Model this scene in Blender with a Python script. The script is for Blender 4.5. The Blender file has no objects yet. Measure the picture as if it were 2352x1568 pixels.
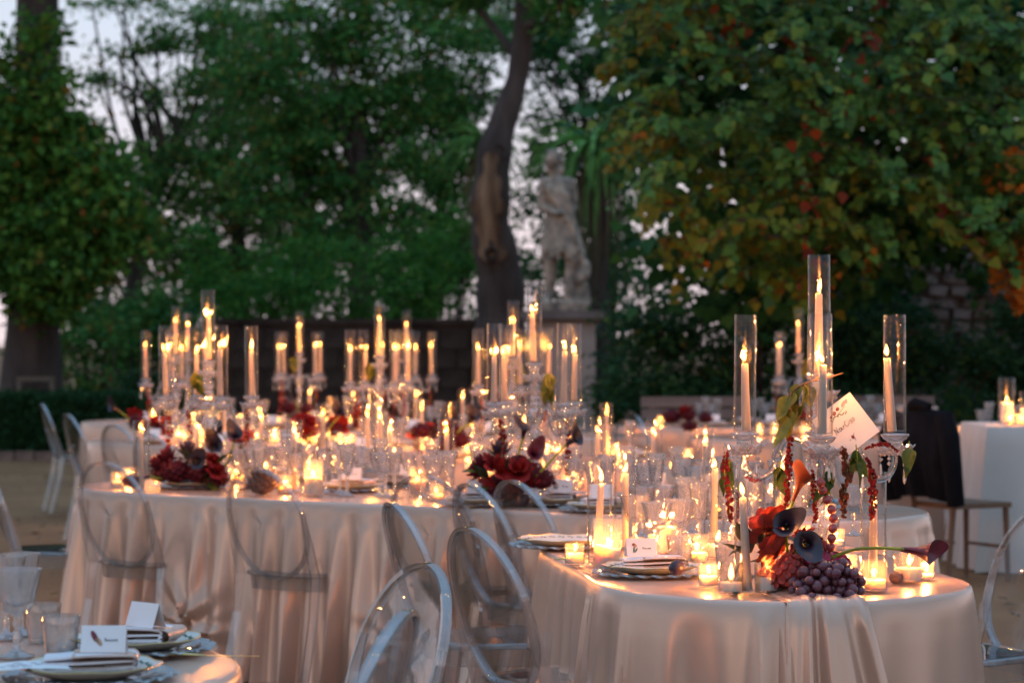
import bpy, math, random
import numpy as np
from mathutils import Vector, Matrix, Euler

random.seed(7)
RNG = np.random.default_rng(7)
PI = math.pi
scene = bpy.context.scene
COL = scene.collection

# ------------------------------------------------------------------ camera
CAM_H = 1.39
cam_data = bpy.data.cameras.new('camera')
cam_data.lens = 85.0
cam_data.sensor_width = 36.0
cam_data.clip_start = 0.1
cam_data.clip_end = 1500.0
cam_data.dof.use_dof = True
cam_data.dof.focus_distance = 6.2
cam_data.dof.aperture_fstop = 4.6
cam_data.dof.aperture_blades = 0
cam = bpy.data.objects.new('camera', cam_data)
cam.location = (0, 0, CAM_H)
cam.rotation_euler = (math.radians(90.0), 0, 0)
COL.objects.link(cam)
scene.camera = cam

# ------------------------------------------------------------------ sky and sun (dusk)
SUN_ELEV, SUN_ROT = math.radians(3.0), math.radians(215.0)
world = bpy.data.worlds.new('World')
scene.world = world
world.use_nodes = True
wn, wl = world.node_tree.nodes, world.node_tree.links
wn.clear()
sky = wn.new('ShaderNodeTexSky')
sky.sky_type = 'NISHITA'
sky.sun_disc = False
sky.sun_elevation = SUN_ELEV
sky.sun_rotation = SUN_ROT
sky.altitude = 50
sky.air_density = 1.0
sky.dust_density = 1.6
sky.ozone_density = 2.0
# evening haze: pink-grey low down, blue overhead, laid over the physical sky
wtc = wn.new('ShaderNodeTexCoord')
wsep = wn.new('ShaderNodeSeparateXYZ')
wl.new(wtc.outputs['Generated'], wsep.inputs[0])
wr = wn.new('ShaderNodeValToRGB')
_stops = [(0.0, (0.90, 0.74, 0.77)), (0.05, (0.86, 0.75, 0.80)), (0.13, (0.62, 0.68, 0.80)), (0.30, (0.30, 0.38, 0.50)), (1.0, (0.39, 0.72, 1.12))]
while len(wr.color_ramp.elements) < len(_stops):
    wr.color_ramp.elements.new(0.5)
for _e, (_p, _c) in zip(wr.color_ramp.elements, _stops):
    _e.position = _p
    _e.color = (*_c, 1)
wl.new(wsep.outputs[2], wr.inputs[0])
wmul = wn.new('ShaderNodeMix'); wmul.data_type = 'RGBA'; wmul.blend_type = 'MULTIPLY'; wmul.inputs[0].default_value = 1.0
wmul.inputs[7].default_value = (0.14, 0.14, 0.14, 1)
wl.new(sky.outputs[0], wmul.inputs[6])
wmix = wn.new('ShaderNodeMix'); wmix.data_type = 'RGBA'
wmix.inputs[0].default_value = 0.85
wl.new(wmul.outputs[2], wmix.inputs[6]); wl.new(wr.outputs[0], wmix.inputs[7])
bg = wn.new('ShaderNodeBackground')
bg.inputs['Strength'].default_value = 1.0
wo = wn.new('ShaderNodeOutputWorld')
wl.new(wmix.outputs[2], bg.inputs['Color'])
wl.new(bg.outputs[0], wo.inputs['Surface'])

sun_d = bpy.data.lights.new('sun', 'SUN')
sun_d.energy = 0.02
sun_d.angle = math.radians(20)
sun_d.color = (1.0, 0.75, 0.6)
sun = bpy.data.objects.new('sun', sun_d)
az = SUN_ROT
sdir = Vector((math.sin(az) * math.cos(SUN_ELEV), math.cos(az) * math.cos(SUN_ELEV), math.sin(SUN_ELEV)))
sun.rotation_euler = sdir.to_track_quat('Z', 'Y').to_euler()
sun.location = (0, 0, 30)
COL.objects.link(sun)

scene.view_settings.view_transform = 'Standard'
scene.view_settings.look = 'None'
scene.view_settings.gamma = 1.0
scene.view_settings.exposure = 0.40
scene.view_settings.use_curve_mapping = False

cy = scene.cycles
cy.use_denoising = True
cy.max_bounces = 14
cy.diffuse_bounces = 4
cy.glossy_bounces = 5
cy.transmission_bounces = 10
cy.transparent_max_bounces = 80
cy.caustics_reflective = False
cy.caustics_refractive = False
cy.sample_clamp_indirect = 5.0
cy.use_adaptive_sampling = True
cy.adaptive_threshold = 0.01
FLAME = 13.0
CANDLE_W = 8.3            # radiant power of one taper flame's lamp

# ------------------------------------------------------------------ photograph geometry -> ground plan
F, CX, CY = 5553.0, 1176.0, 784.0          # focal length and centre in the 2352 px wide view
def on(px, py, z):                          # plan position of a point of known height
    d = F * (CAM_H - z) / (py - CY)
    return ((px - CX) / F * d, d)
def W(px, py, d):                           # point at known distance
    return Vector(((px - CX) / F * d, d, CAM_H - (py - CY) / F * d))
def proj(p):
    return (CX + F * p[0] / p[1], CY - F * (p[2] - CAM_H) / p[1])

# ------------------------------------------------------------------ materials
def new_mat(name):
    m = bpy.data.materials.new(name)
    m.use_nodes = True
    n = m.node_tree.nodes
    n.clear()
    out = n.new('ShaderNodeOutputMaterial')
    return m, n, m.node_tree.links, out

def ramp(n, stops):
    r = n.new('ShaderNodeValToRGB')
    e = r.color_ramp.elements
    while len(e) < len(stops):
        e.new(0.5)
    for i, (p, c) in enumerate(stops):
        e[i].position = p
        e[i].color = (*c, 1)
    return r

def pmat(name, col, rough=0.5, metal=0.0, spec=0.5, var=0.15, scale=12.0, bump=0.0, bscale=60.0,
         sheen=0.0, sss=0.0, col2=None, translucent=0.0, coords='Object', detail=4.0, aniso=0.0, stretch=None):
    m, n, l, out = new_mat(name)
    b = n.new('ShaderNodeBsdfPrincipled')
    b.inputs['Roughness'].default_value = rough
    b.inputs['Metallic'].default_value = metal
    b.inputs['Specular IOR Level'].default_value = spec
    if sheen:
        b.inputs['Sheen Weight'].default_value = sheen
        b.inputs['Sheen Roughness'].default_value = 0.35
    if sss:
        b.inputs['Subsurface Weight'].default_value = 1.0
        b.inputs['Subsurface Radius'].default_value = (1.0, 0.75, 0.5)
        b.inputs['Subsurface Scale'].default_value = sss
    tc = n.new('ShaderNodeTexCoord')
    src = tc.outputs[coords]
    if stretch:
        mp = n.new('ShaderNodeMapping')
        mp.inputs['Scale'].default_value = stretch
        l.new(src, mp.inputs[0])
        src = mp.outputs[0]
    nz = n.new('ShaderNodeTexNoise')
    nz.inputs['Scale'].default_value = scale
    nz.inputs['Detail'].default_value = detail
    l.new(src, nz.inputs['Vector'])
    c2 = col2 if col2 else tuple(max(0, c * (1 - var)) for c in col)
    c1 = col if col2 else tuple(min(1, c * (1 + var)) for c in col)
    r = ramp(n, [(0.3, c2), (0.7, c1)])
    l.new(nz.outputs[0], r.inputs[0])
    l.new(r.outputs[0], b.inputs['Base Color'])
    if bump:
        nb = n.new('ShaderNodeTexNoise')
        nb.inputs['Scale'].default_value = bscale
        nb.inputs['Detail'].default_value = 5
        l.new(src, nb.inputs['Vector'])
        bp = n.new('ShaderNodeBump')
        bp.inputs['Strength'].default_value = bump
        bp.inputs['Distance'].default_value = 0.02
        l.new(nb.outputs[0], bp.inputs['Height'])
        l.new(bp.outputs[0], b.inputs['Normal'])
    sh = b.outputs[0]
    if translucent:
        t = n.new('ShaderNodeBsdfTranslucent')
        l.new(r.outputs[0], t.inputs['Color'])
        mx = n.new('ShaderNodeMixShader')
        mx.inputs[0].default_value = translucent
        l.new(sh, mx.inputs[1]); l.new(t.outputs[0], mx.inputs[2])
        sh = mx.outputs[0]
    l.new(sh, out.inputs['Surface'])
    return m

def leafmat(name, stops, rough=0.6, translucent=0.3, spec=0.15):
    m, n, l, out = new_mat(name)
    g = n.new('ShaderNodeNewGeometry')
    r = ramp(n, stops)
    l.new(g.outputs['Random Per Island'], r.inputs[0])
    # clumps: whole patches lean to one tone
    b = n.new('ShaderNodeBsdfPrincipled')
    b.inputs['Roughness'].default_value = rough
    b.inputs['Specular IOR Level'].default_value = spec
    l.new(r.outputs[0], b.inputs['Base Color'])
    t = n.new('ShaderNodeBsdfTranslucent')
    l.new(r.outputs[0], t.inputs['Color'])
    mx = n.new('ShaderNodeMixShader')
    mx.inputs[0].default_value = translucent
    l.new(b.outputs[0], mx.inputs[1]); l.new(t.outputs[0], mx.inputs[2])
    l.new(mx.outputs[0], out.inputs['Surface'])
    return m

STREAK_ROT = 0.0
def glassmat(name, tint=(0.97, 0.97, 0.97), edge=(0.75, 0.76, 0.78), f0=0.05, epow=3.0, rough=0.0, refr=0.0, ior=1.2, rrough=0.04, frost=0.0, maxr=1.0, streak=0.0):
    """Thin clear sheet: what lies behind shows straight through, a Schlick share is mirrored; optional share refracted."""
    m, n, l, out = new_mat(name)
    lw = n.new('ShaderNodeLayerWeight')
    lw.inputs['Blend'].default_value = 0.5
    p5 = n.new('ShaderNodeMath'); p5.operation = 'POWER'; p5.inputs[1].default_value = 4.0
    l.new(lw.outputs['Facing'], p5.inputs[0])
    ma = n.new('ShaderNodeMath'); ma.operation = 'MULTIPLY_ADD'
    ma.inputs[1].default_value = maxr - f0; ma.inputs[2].default_value = f0
    l.new(p5.outputs[0], ma.inputs[0])
    pe = n.new('ShaderNodeMath'); pe.operation = 'POWER'; pe.inputs[1].default_value = epow
    l.new(lw.outputs['Facing'], pe.inputs[0])
    cm = n.new('ShaderNodeMix'); cm.data_type = 'RGBA'
    cm.inputs[6].default_value = (*tint, 1); cm.inputs[7].default_value = (*edge, 1)
    l.new(pe.outputs[0], cm.inputs[0])
    tr = n.new('ShaderNodeBsdfTransparent')
    l.new(cm.outputs[2], tr.inputs['Color'])
    base = tr.outputs[0]
    if refr:
        rf = n.new('ShaderNodeBsdfRefraction')
        rf.inputs['IOR'].default_value = ior
        rf.inputs['Roughness'].default_value = rrough
        l.new(cm.outputs[2], rf.inputs['Color'])
        mr = n.new('ShaderNodeMixShader'); mr.inputs[0].default_value = refr
        l.new(base, mr.inputs[1]); l.new(rf.outputs[0], mr.inputs[2])
        base = mr.outputs[0]
    if frost:
        tl = n.new('ShaderNodeBsdfTranslucent'); tl.inputs['Color'].default_value = (0.9, 0.88, 0.85, 1)
        df = n.new('ShaderNodeBsdfDiffuse'); df.inputs['Color'].default_value = (0.9, 0.88, 0.85, 1)
        m1 = n.new('ShaderNodeMixShader'); m1.inputs[0].default_value = 0.5
        l.new(tl.outputs[0], m1.inputs[1]); l.new(df.outputs[0], m1.inputs[2])
        mf = n.new('ShaderNodeMixShader'); mf.inputs[0].default_value = frost
        l.new(base, mf.inputs[1]); l.new(m1.outputs[0], mf.inputs[2])
        base = mf.outputs[0]
    gl = n.new('ShaderNodeBsdfGlossy')
    gl.inputs['Roughness'].default_value = rough
    refl = gl.outputs[0]
    if streak:                       # slight vertical ripple left by blowing: reflections smear along the tube
        ga = n.new('ShaderNodeBsdfAnisotropic')
        ga.inputs['Roughness'].default_value = 0.32
        ga.inputs['Anisotropy'].default_value = 0.93
        ga.inputs['Rotation'].default_value = STREAK_ROT
        tg = n.new('ShaderNodeTangent'); tg.direction_type = 'RADIAL'; tg.axis = 'Z'
        l.new(tg.outputs[0], ga.inputs['Tangent'])
        ms = n.new('ShaderNodeMixShader'); ms.inputs[0].default_value = streak
        l.new(refl, ms.inputs[1]); l.new(ga.outputs[0], ms.inputs[2])
        refl = ms.outputs[0]
    mx = n.new('ShaderNodeMixShader')
    l.new(ma.outputs[0], mx.inputs[0])
    l.new(base, mx.inputs[1]); l.new(refl, mx.inputs[2])
    l.new(mx.outputs[0], out.inputs['Surface'])
    return m

def emat(name, col, s):
    m, n, l, out = new_mat(name)
    e = n.new('ShaderNodeEmission')
    e.inputs['Color'].default_value = (*col, 1)
    e.inputs['Strength'].default_value = s
    l.new(e.outputs[0], out.inputs['Surface'])
    return m

M = {}
M['flame'] = emat('flame', (1.0, 0.34, 0.07), FLAME)
M['wick'] = pmat('wick', (0.02, 0.015, 0.012), 0.9)
M['wax'] = pmat('ivory wax', (0.56, 0.45, 0.37), 0.4, var=0.04, sss=0.006)
M['white_wax'] = pmat('white wax', (0.80, 0.72, 0.64), 0.45, var=0.03, sss=0.035)
M['glass'] = glassmat('clear glass', (0.985, 0.985, 0.985), (0.66, 0.66, 0.66), 0.026, 2.5, 0.03, streak=0.28)
M['goblet'] = glassmat('ribbed goblet glass', (0.97, 0.965, 0.96), (0.72, 0.71, 0.70), 0.09, 2.2, 0.06, refr=0.40, ior=1.15, rrough=0.10, frost=0.055)
M['crystal'] = glassmat('cut crystal', (0.96, 0.96, 0.96), (0.62, 0.62, 0.66), 0.20, 1.6, 0.03, refr=0.45, ior=1.25, rrough=0.05, frost=0.18)
M['frosted'] = glassmat('frosted glass', (0.95, 0.95, 0.95), (0.8, 0.8, 0.8), 0.05, 2.0, 0.1, frost=0.08)
M['acrylic'] = glassmat('clear acrylic', (0.96, 0.96, 0.965), (0.12, 0.13, 0.18), 0.12, 3.0, 0.02, refr=0.08, ior=1.2, rrough=0.01, maxr=0.95, frost=0.09)
M['acrylic_panel'] = glassmat('clear acrylic sheet', (0.975, 0.975, 0.975), (0.40, 0.42, 0.48), 0.04, 3.0, 0.01, maxr=0.8)
M['acrylic_rim'] = glassmat('clear acrylic rim', (0.94, 0.94, 0.945), (0.06, 0.07, 0.11), 0.20, 3.0, 0.03, refr=0.12, ior=1.2, rrough=0.02, maxr=0.95, frost=0.045)
M['satin'] = pmat('champagne satin', (0.63, 0.415, 0.31), 0.27, spec=0.7, var=0.03, scale=3, metal=0.38)
M['satin_pink'] = pmat('blush satin', (0.64, 0.41, 0.305), 0.26, spec=0.7, var=0.03, scale=3, metal=0.4)
M['linen'] = pmat('white linen', (0.54, 0.505, 0.46), 0.75, spec=0.2, var=0.05, scale=3, bump=0.15, bscale=160)
M['napkin'] = pmat('napkin cloth', (0.76, 0.72, 0.74), 0.8, var=0.03, scale=20, bump=0.08, bscale=300)
M['china'] = pmat('cream china', (0.62, 0.58, 0.50), 0.22, var=0.04, scale=20)
M['gold'] = pmat('gold', (0.65, 0.45, 0.18), 0.3, metal=1.0, var=0.1)
M['card'] = pmat('white card', (0.80, 0.78, 0.78), 0.7, var=0.02)
M['ink'] = pmat('black ink', (0.02, 0.02, 0.03), 0.6)
M['print_green'] = pmat('printed green', (0.10, 0.18, 0.14), 0.7)
M['print_red'] = pmat('printed red', (0.22, 0.045, 0.055), 0.7)
M['print_pink'] = pmat('printed pink', (0.60, 0.32, 0.38), 0.7)
M['print_tan'] = pmat('printed tan', (0.50, 0.32, 0.20), 0.7)
M['rose'] = pmat('red rose petals', (0.24, 0.012, 0.013), 0.6, spec=0.25, var=0.3, scale=20, translucent=0.2)
M['coral'] = pmat('coral rose petals', (0.40, 0.045, 0.028), 0.65, spec=0.2, var=0.3, scale=20, translucent=0.25)
M['wine'] = pmat('wine red blossom', (0.085, 0.008, 0.016), 0.6, spec=0.2, var=0.5, scale=30, translucent=0.15)
M['hydrangea'] = pmat('coral hydrangea', (0.50, 0.10, 0.085), 0.65, spec=0.25, var=0.35, scale=40, translucent=0.3)
M['calla'] = pmat('black calla', (0.022, 0.008, 0.018), 0.38, var=0.5, scale=25, spec=0.6)
M['calla_wine'] = pmat('wine calla', (0.13, 0.012, 0.028), 0.38, var=0.5, scale=25, spec=0.6)
M['calla_orange'] = pmat('copper calla', (0.34, 0.055, 0.018), 0.4, var=0.4, scale=25, spec=0.5, translucent=0.15)
M['stem'] = pmat('green stem', (0.22, 0.27, 0.03), 0.45, var=0.25)
M['leaf_dark'] = pmat('dark olive leaf', (0.050, 0.062, 0.034), 0.4, var=0.4, scale=30, translucent=0.15)
M['leaf_green'] = pmat('fresh green leaf', (0.09, 0.13, 0.022), 0.5, spec=0.25, var=0.3, scale=30, translucent=0.3)
M['leaf_yellow'] = pmat('yellowing leaf', (0.27, 0.25, 0.042), 0.5, spec=0.25, var=0.35, scale=25, translucent=0.35)
M['amaranth'] = pmat('amaranth tassels', (0.17, 0.010, 0.014), 0.75, spec=0.2, var=0.45, scale=60, bump=0.5, bscale=300)
M['amaranth_brown'] = pmat('browned amaranth', (0.14, 0.04, 0.022), 0.75, spec=0.2, var=0.45, scale=60, bump=0.5, bscale=300)
M['grape'] = pmat('red grapes', (0.10, 0.016, 0.030), 0.24, var=0.5, scale=28, spec=0.5, col2=(0.17, 0.075, 0.09))
M['bead_grape'] = pmat('red grape strand', (0.30, 0.045, 0.04), 0.18, var=0.4, scale=30, spec=0.7)
M['crimson'] = pmat('crimson fruit flesh', (0.42, 0.02, 0.07), 0.35, var=0.5, scale=70, bump=0.6, bscale=120)
M['plum'] = pmat('dark plum skin', (0.035, 0.02, 0.04), 0.35, var=0.4, scale=30)
M['brown_skin'] = pmat('mauve brown skin', (0.16, 0.085, 0.07), 0.6, var=0.35, scale=30, bump=0.3)
M['stone'] = pmat('weathered statue stone', (0.54, 0.42, 0.32), 0.9, spec=0.1, scale=7.5, col2=(0.11, 0.10, 0.09), bump=0.8, bscale=22, detail=9)
M['pedestal'] = pmat('grey pedestal stone', (0.34, 0.28, 0.25), 0.85, var=0.2, scale=3, bump=0.3, bscale=30)
M['pedestal_cap'] = pmat('dark pedestal slab', (0.16, 0.13, 0.12), 0.85, var=0.25, scale=4, bump=0.3)
M['dark_wall'] = pmat('dark stone wall', (0.05, 0.036, 0.030), 0.95, spec=0.1, var=0.5, scale=2.2, bump=0.4, bscale=14, detail=8)
M['wall_stone'] = pmat('pale rubble stone', (0.25, 0.205, 0.19), 0.95, spec=0.1, var=0.45, scale=5, bump=0.8, bscale=25)
M['mortar'] = pmat('wall mortar', (0.22, 0.18, 0.165), 0.95, spec=0.1, var=0.3, scale=10, bump=0.6)
M['bark'] = pmat('dark bark', (0.052, 0.036, 0.030), 0.92, var=0.5, scale=5, bump=0.9, bscale=18, stretch=(1, 1, 0.25), detail=8)
M['bare_wood'] = pmat('bare trunk wood', (0.33, 0.21, 0.13), 0.9, spec=0.1, scale=6, col2=(0.035, 0.014, 0.008), bump=0.9, bscale=24, stretch=(1.2, 1, 0.16), detail=9)
M['bench'] = pmat('weathered grey timber', (0.16, 0.145, 0.145), 0.8, var=0.3, scale=8, stretch=(0.2, 1, 1), bump=0.2)
M['chair_wood'] = pmat('brown chair wood', (0.14, 0.075, 0.04), 0.6, var=0.3, stretch=(1, 1, 0.2))
M['black_cloth'] = pmat('black jacket cloth', (0.007, 0.007, 0.009), 0.95, spec=0.1, var=0.3, scale=8)
M['pale_frame'] = pmat('pale timber frame', (0.13, 0.10, 0.07), 0.7, var=0.2)
M['kerb'] = pmat('brick kerb', (0.17, 0.11, 0.085), 0.9, var=0.35, scale=9, bump=0.3)
M['ground'] = pmat('sandy gravel ground', (0.30, 0.155, 0.075), 0.95, spec=0.1, scale=0.9, col2=(0.21, 0.105, 0.052), bump=0.35, bscale=40, detail=10)
M['pebble'] = pmat('loose gravel', (0.20, 0.14, 0.10), 0.9, var=0.4, scale=3)

G = lambda *c: c
M['leaf_right'] = leafmat('green canopy leaves', [(0.0, (0.032, 0.100, 0.018)), (0.45, (0.070, 0.175, 0.026)), (0.85, (0.125, 0.215, 0.024)), (1.0, (0.18, 0.21, 0.018))], rough=0.5, spec=0.25)
M['leaf_olive'] = leafmat('turning olive leaves', [(0.0, (0.085, 0.150, 0.018)), (0.5, (0.15, 0.165, 0.014)), (0.88, (0.20, 0.135, 0.012)), (1.0, (0.19, 0.07, 0.012))])
M['leaf_red'] = leafmat('red autumn leaves', [(0.0, (0.15, 0.024, 0.010)), (0.5, (0.20, 0.045, 0.010)), (1.0, (0.09, 0.012, 0.010))])
M['leaf_orange_glow'] = leafmat('orange leaves and lamp glow', [(0.0, (0.32, 0.10, 0.010)), (0.5, (0.42, 0.14, 0.012)), (1.0, (0.20, 0.05, 0.01))])  # autumn orange, also lamp glow put into the leaf colour
M['leaf_left'] = leafmat('left tree ivy leaves', [(0.0, (0.0262, 0.0874, 0.0204)), (0.4, (0.0582, 0.1747, 0.0291)), (0.8, (0.1092, 0.2475, 0.0320)), (0.95, (0.1747, 0.1893, 0.0291)), (1.0, (0.2475, 0.0874, 0.0218))])
M['leaf_far'] = leafmat('far tree leaves', [(0.0, (0.0269, 0.1121, 0.0329)), (0.45, (0.0568, 0.2018, 0.0478)), (0.75, (0.0972, 0.2616, 0.0478)), (0.93, (0.1794, 0.2242, 0.0448)), (1.0, (0.2392, 0.1046, 0.0299))])
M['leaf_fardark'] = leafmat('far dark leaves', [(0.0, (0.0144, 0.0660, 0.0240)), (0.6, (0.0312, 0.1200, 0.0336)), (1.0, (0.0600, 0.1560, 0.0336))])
M['leaf_brown'] = leafmat('far russet leaves', [(0.0, (0.0345, 0.1173, 0.0331)), (0.5, (0.0828, 0.1725, 0.0386)), (0.8, (0.1656, 0.1518, 0.0331)), (1.0, (0.2622, 0.0897, 0.0276))])
M['leaf_bright'] = leafmat('bright green shrub leaves', [(0.0, (0.0287, 0.1265, 0.0253)), (0.6, (0.0575, 0.1955, 0.0299)), (1.0, (0.1092, 0.2300, 0.0299))])
M['leaf_hedge'] = leafmat('clipped hedge leaves', [(0.0, (0.012, 0.045, 0.020)), (0.6, (0.022, 0.075, 0.026)), (1.0, (0.042, 0.105, 0.03))])
M['leaf_darkgreen'] = leafmat('dark shrub leaves', [(0.0, (0.0132, 0.0572, 0.0286)), (0.6, (0.0264, 0.0935, 0.0374)), (0.95, (0.0550, 0.1320, 0.0308)), (1.0, (0.1100, 0.0990, 0.0220))])  # deep green foliage of shrubs, back hedge and wall ivy
M['blade'] = pmat('long palm blades', (0.12, 0.27, 0.065), 0.55, spec=0.15, var=0.8, scale=4, translucent=0.25)
M['dead_blade'] = pmat('dry hanging blades', (0.11, 0.085, 0.045), 0.8, var=0.4, scale=4)

M['leaf_brown_dry'] = leafmat('dry fallen leaves', [(0.0, (0.16, 0.075, 0.03)), (0.6, (0.22, 0.11, 0.04)), (1.0, (0.10, 0.05, 0.025))])
M['cup'] = glassmat('votive cup glass', (0.97, 0.965, 0.96), (0.66, 0.65, 0.64), 0.05, 2.2, 0.04, frost=0.025, streak=0.25)

# ------------------------------------------------------------------ mesh builder
class MB:
    def __init__(self):
        self.v = []; self.f = []; self.mi = []; self.mats = []
    def _m(self, mat):
        if mat is None:
            return 0
        if mat not in self.mats:
            self.mats.append(mat)
        return self.mats.index(mat)
    def add(self, vs, fs, mat=None, T=None):
        o = len(self.v)
        k = self._m(mat)
        if T is not None:
            vs = [T @ Vector(p) for p in vs]
        self.v.extend([tuple(p) for p in vs])
        for f in fs:
            self.f.append(tuple(i + o for i in f)); self.mi.append(k)
        return self
    def lathe(self, prof, n=16, mat=None, T=None, flute=0.0, flutes=8, zwave=0.0, zw_n=8, cap0=False, cap1=False, fl_from=-1e9, fl_to=1e9):
        vs, fs = [], []
        for (r, z) in prof:
            on_ = fl_from <= z <= fl_to
            for i in range(n):
                a = 2 * PI * i / n
                rr = r * (1 + (flute * math.cos(flutes * a) if on_ else 0))
                zz = z + (zwave * math.cos(zw_n * a) * (r / max(p[0] for p in prof)) ** 2 if on_ else 0)
                vs.append((rr * math.cos(a), rr * math.sin(a), zz))
        for j in range(len(prof) - 1):
            for i in range(n):
                i2 = (i + 1) % n
                fs.append((j * n + i, j * n + i2, (j + 1) * n + i2, (j + 1) * n + i))
        if cap0:
            fs.append(tuple(range(n - 1, -1, -1)))
        if cap1:
            b = (len(prof) - 1) * n
            fs.append(tuple(range(b, b + n)))
        return self.add(vs, fs, mat, T)
    def tube(self, pts, rad, n=8, mat=None, T=None, cap=True, closed=False, flat=1.0):
        pts = [Vector(p) for p in pts]
        if not hasattr(rad, '__len__'):
            rad = [rad] * len(pts)
        vs, fs = [], []
        N = len(pts)
        up = Vector((0, 0, 1))
        d0 = (pts[1] - pts[0]).normalized()
        x = d0.cross(up)
        if x.length < 0.05:
            x = d0.cross(Vector((1, 0, 0)))
        x.normalize()
        for k in range(N):
            if closed:
                d = (pts[(k + 1) % N] - pts[k - 1])
            else:
                d = pts[min(k + 1, N - 1)] - pts[max(k - 1, 0)]
            d = d.normalized() if d.length > 1e-9 else d0
            x = (x - d * x.dot(d))
            if x.length < 1e-6:
                x = d.orthogonal()
            x.normalize()
            y = d.cross(x)
            for i in range(n):
                a = 2 * PI * i / n
                vs.append(pts[k] + x * (rad[k] * math.cos(a)) + y * (rad[k] * flat * math.sin(a)))
        R = N if closed else N - 1
        for j in range(R):
            for i in range(n):
                i2 = (i + 1) % n
                j2 = (j + 1) % N
                fs.append((j * n + i, j * n + i2, j2 * n + i2, j2 * n + i))
        if cap and not closed:
            fs.append(tuple(range(n - 1, -1, -1)))
            fs.append(tuple(range((N - 1) * n, N * n)))
        return self.add(vs, fs, mat, T)
    def box(self, c, s, mat=None, T=None, rz=0.0, taper=1.0):
        cx, cy_, cz = c; sx, sy, sz = s[0] / 2, s[1] / 2, s[2] / 2
        vs = []
        for dz, k in ((-1, 1.0), (1, taper)):
            for dx, dy in ((-1, -1), (1, -1), (1, 1), (-1, 1)):
                x, y = dx * sx * k, dy * sy * k
                xr, yr = x * math.cos(rz) - y * math.sin(rz), x * math.sin(rz) + y * math.cos(rz)
                vs.append((cx + xr, cy_ + yr, cz + dz * sz))
        fs = [(3, 2, 1, 0), (4, 5, 6, 7), (0, 1, 5, 4), (1, 2, 6, 5), (2, 3, 7, 6), (3, 0, 4, 7)]
        return self.add(vs, fs, mat, T)
    def ell(self, c, r, nu=10, nv=7, mat=None, T=None):
        if not hasattr(r, '__len__'):
            r = (r, r, r)
        vs, fs = [(c[0], c[1], c[2] - r[2])], []
        for j in range(1, nv):
            p = -PI / 2 + PI * j / nv
            for i in range(nu):
                a = 2 * PI * i / nu
                vs.append((c[0] + r[0] * math.cos(p) * math.cos(a), c[1] + r[1] * math.cos(p) * math.sin(a), c[2] + r[2] * math.sin(p)))
        vs.append((c[0], c[1], c[2] + r[2]))
        for i in range(nu):
            i2 = (i + 1) % nu
            fs.append((0, 1 + i2, 1 + i))
            for j in range(nv - 2):
                b = 1 + j * nu
                fs.append((b + i, b + i2, b + nu + i2, b + nu + i))
            b = 1 + (nv - 2) * nu
            fs.append((b + i, b + i2, len(vs) - 1))
        return self.add(vs, fs, mat, T)
    def grid(self, P2, mat=None, T=None, closed_u=False):
        R, Cn = len(P2), len(P2[0])
        vs = [p for row in P2 for p in row]
        fs = []
        for j in range(R - 1):
            for i in range(Cn if closed_u else Cn - 1):
                i2 = (i + 1) % Cn
                fs.append((j * Cn + i, j * Cn + i2, (j + 1) * Cn + i2, (j + 1) * Cn + i))
        return self.add(vs, fs, mat, T)
    def slab(self, top, th, mat=None, T=None):
        """Closed thin solid from a grid of points, thickened downwards along z."""
        R, Cn = len(top), len(top[0])
        vs = [Vector(p) for r in top for p in r] + [Vector(p) - Vector((0, 0, th)) for r in top for p in r]
        n = R * Cn
        fs = []
        for j in range(R - 1):
            for i in range(Cn - 1):
                a, b, c, d = j * Cn + i, j * Cn + i + 1, (j + 1) * Cn + i + 1, (j + 1) * Cn + i
                fs.append((a, b, c, d)); fs.append((n + d, n + c, n + b, n + a))
        for i in range(Cn - 1):
            fs.append((i + 1, i, n + i, n + i + 1))
            q = (R - 1) * Cn
            fs.append((q + i, q + i + 1, n + q + i + 1, n + q + i))
        for j in range(R - 1):
            fs.append((j * Cn, (j + 1) * Cn, n + (j + 1) * Cn, n + j * Cn))
            e = Cn - 1
            fs.append(((j + 1) * Cn + e, j * Cn + e, n + j * Cn + e, n + (j + 1) * Cn + e))
        return self.add(vs, fs, mat, T)
    def mesh(self, name, mat=None, smooth=True, angle=40):
        me = bpy.data.meshes.new(name)
        me.from_pydata(self.v, [], self.f)
        mats = self.mats if self.mats else [mat]
        for m in mats:
            me.materials.append(m)
        if len(mats) > 1:
            me.polygons.foreach_set('material_index', self.mi)
        if smooth:
            me.polygons.foreach_set('use_smooth', [True] * len(me.polygons))
            try:
                me.set_sharp_from_angle(angle=math.radians(angle))
            except Exception:
                pass
        me.update()
        return me

def npmesh(name, V, Fq, mat, smooth=False):
    """Fast mesh from numpy arrays; Fq is (n,k)."""
    me = bpy.data.meshes.new(name)
    V = np.asarray(V, dtype=np.float32); Fq = np.asarray(Fq, dtype=np.int32)
    n, k = Fq.shape
    me.vertices.add(len(V)); me.vertices.foreach_set('co', V.ravel())
    me.loops.add(n * k); me.loops.foreach_set('vertex_index', Fq.ravel())
    me.polygons.add(n)
    me.polygons.foreach_set('loop_start', np.arange(0, n * k, k, dtype=np.int32))
    me.polygons.foreach_set('loop_total', np.full(n, k, dtype=np.int32))
    if smooth:
        me.polygons.foreach_set('use_smooth', np.ones(n, dtype=bool))
    me.materials.append(mat)
    me.update(calc_edges=True)
    return me

# ------------------------------------------------------------------ things and parts
def link(name, me, parent=None, loc=None, rot=None):
    o = bpy.data.objects.new(name, me)
    COL.objects.link(o)
    if parent is not None:
        o.parent = parent
    if loc is not None:
        o.location = loc
    if rot is not None:
        o.rotation_euler = rot
    return o

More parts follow.
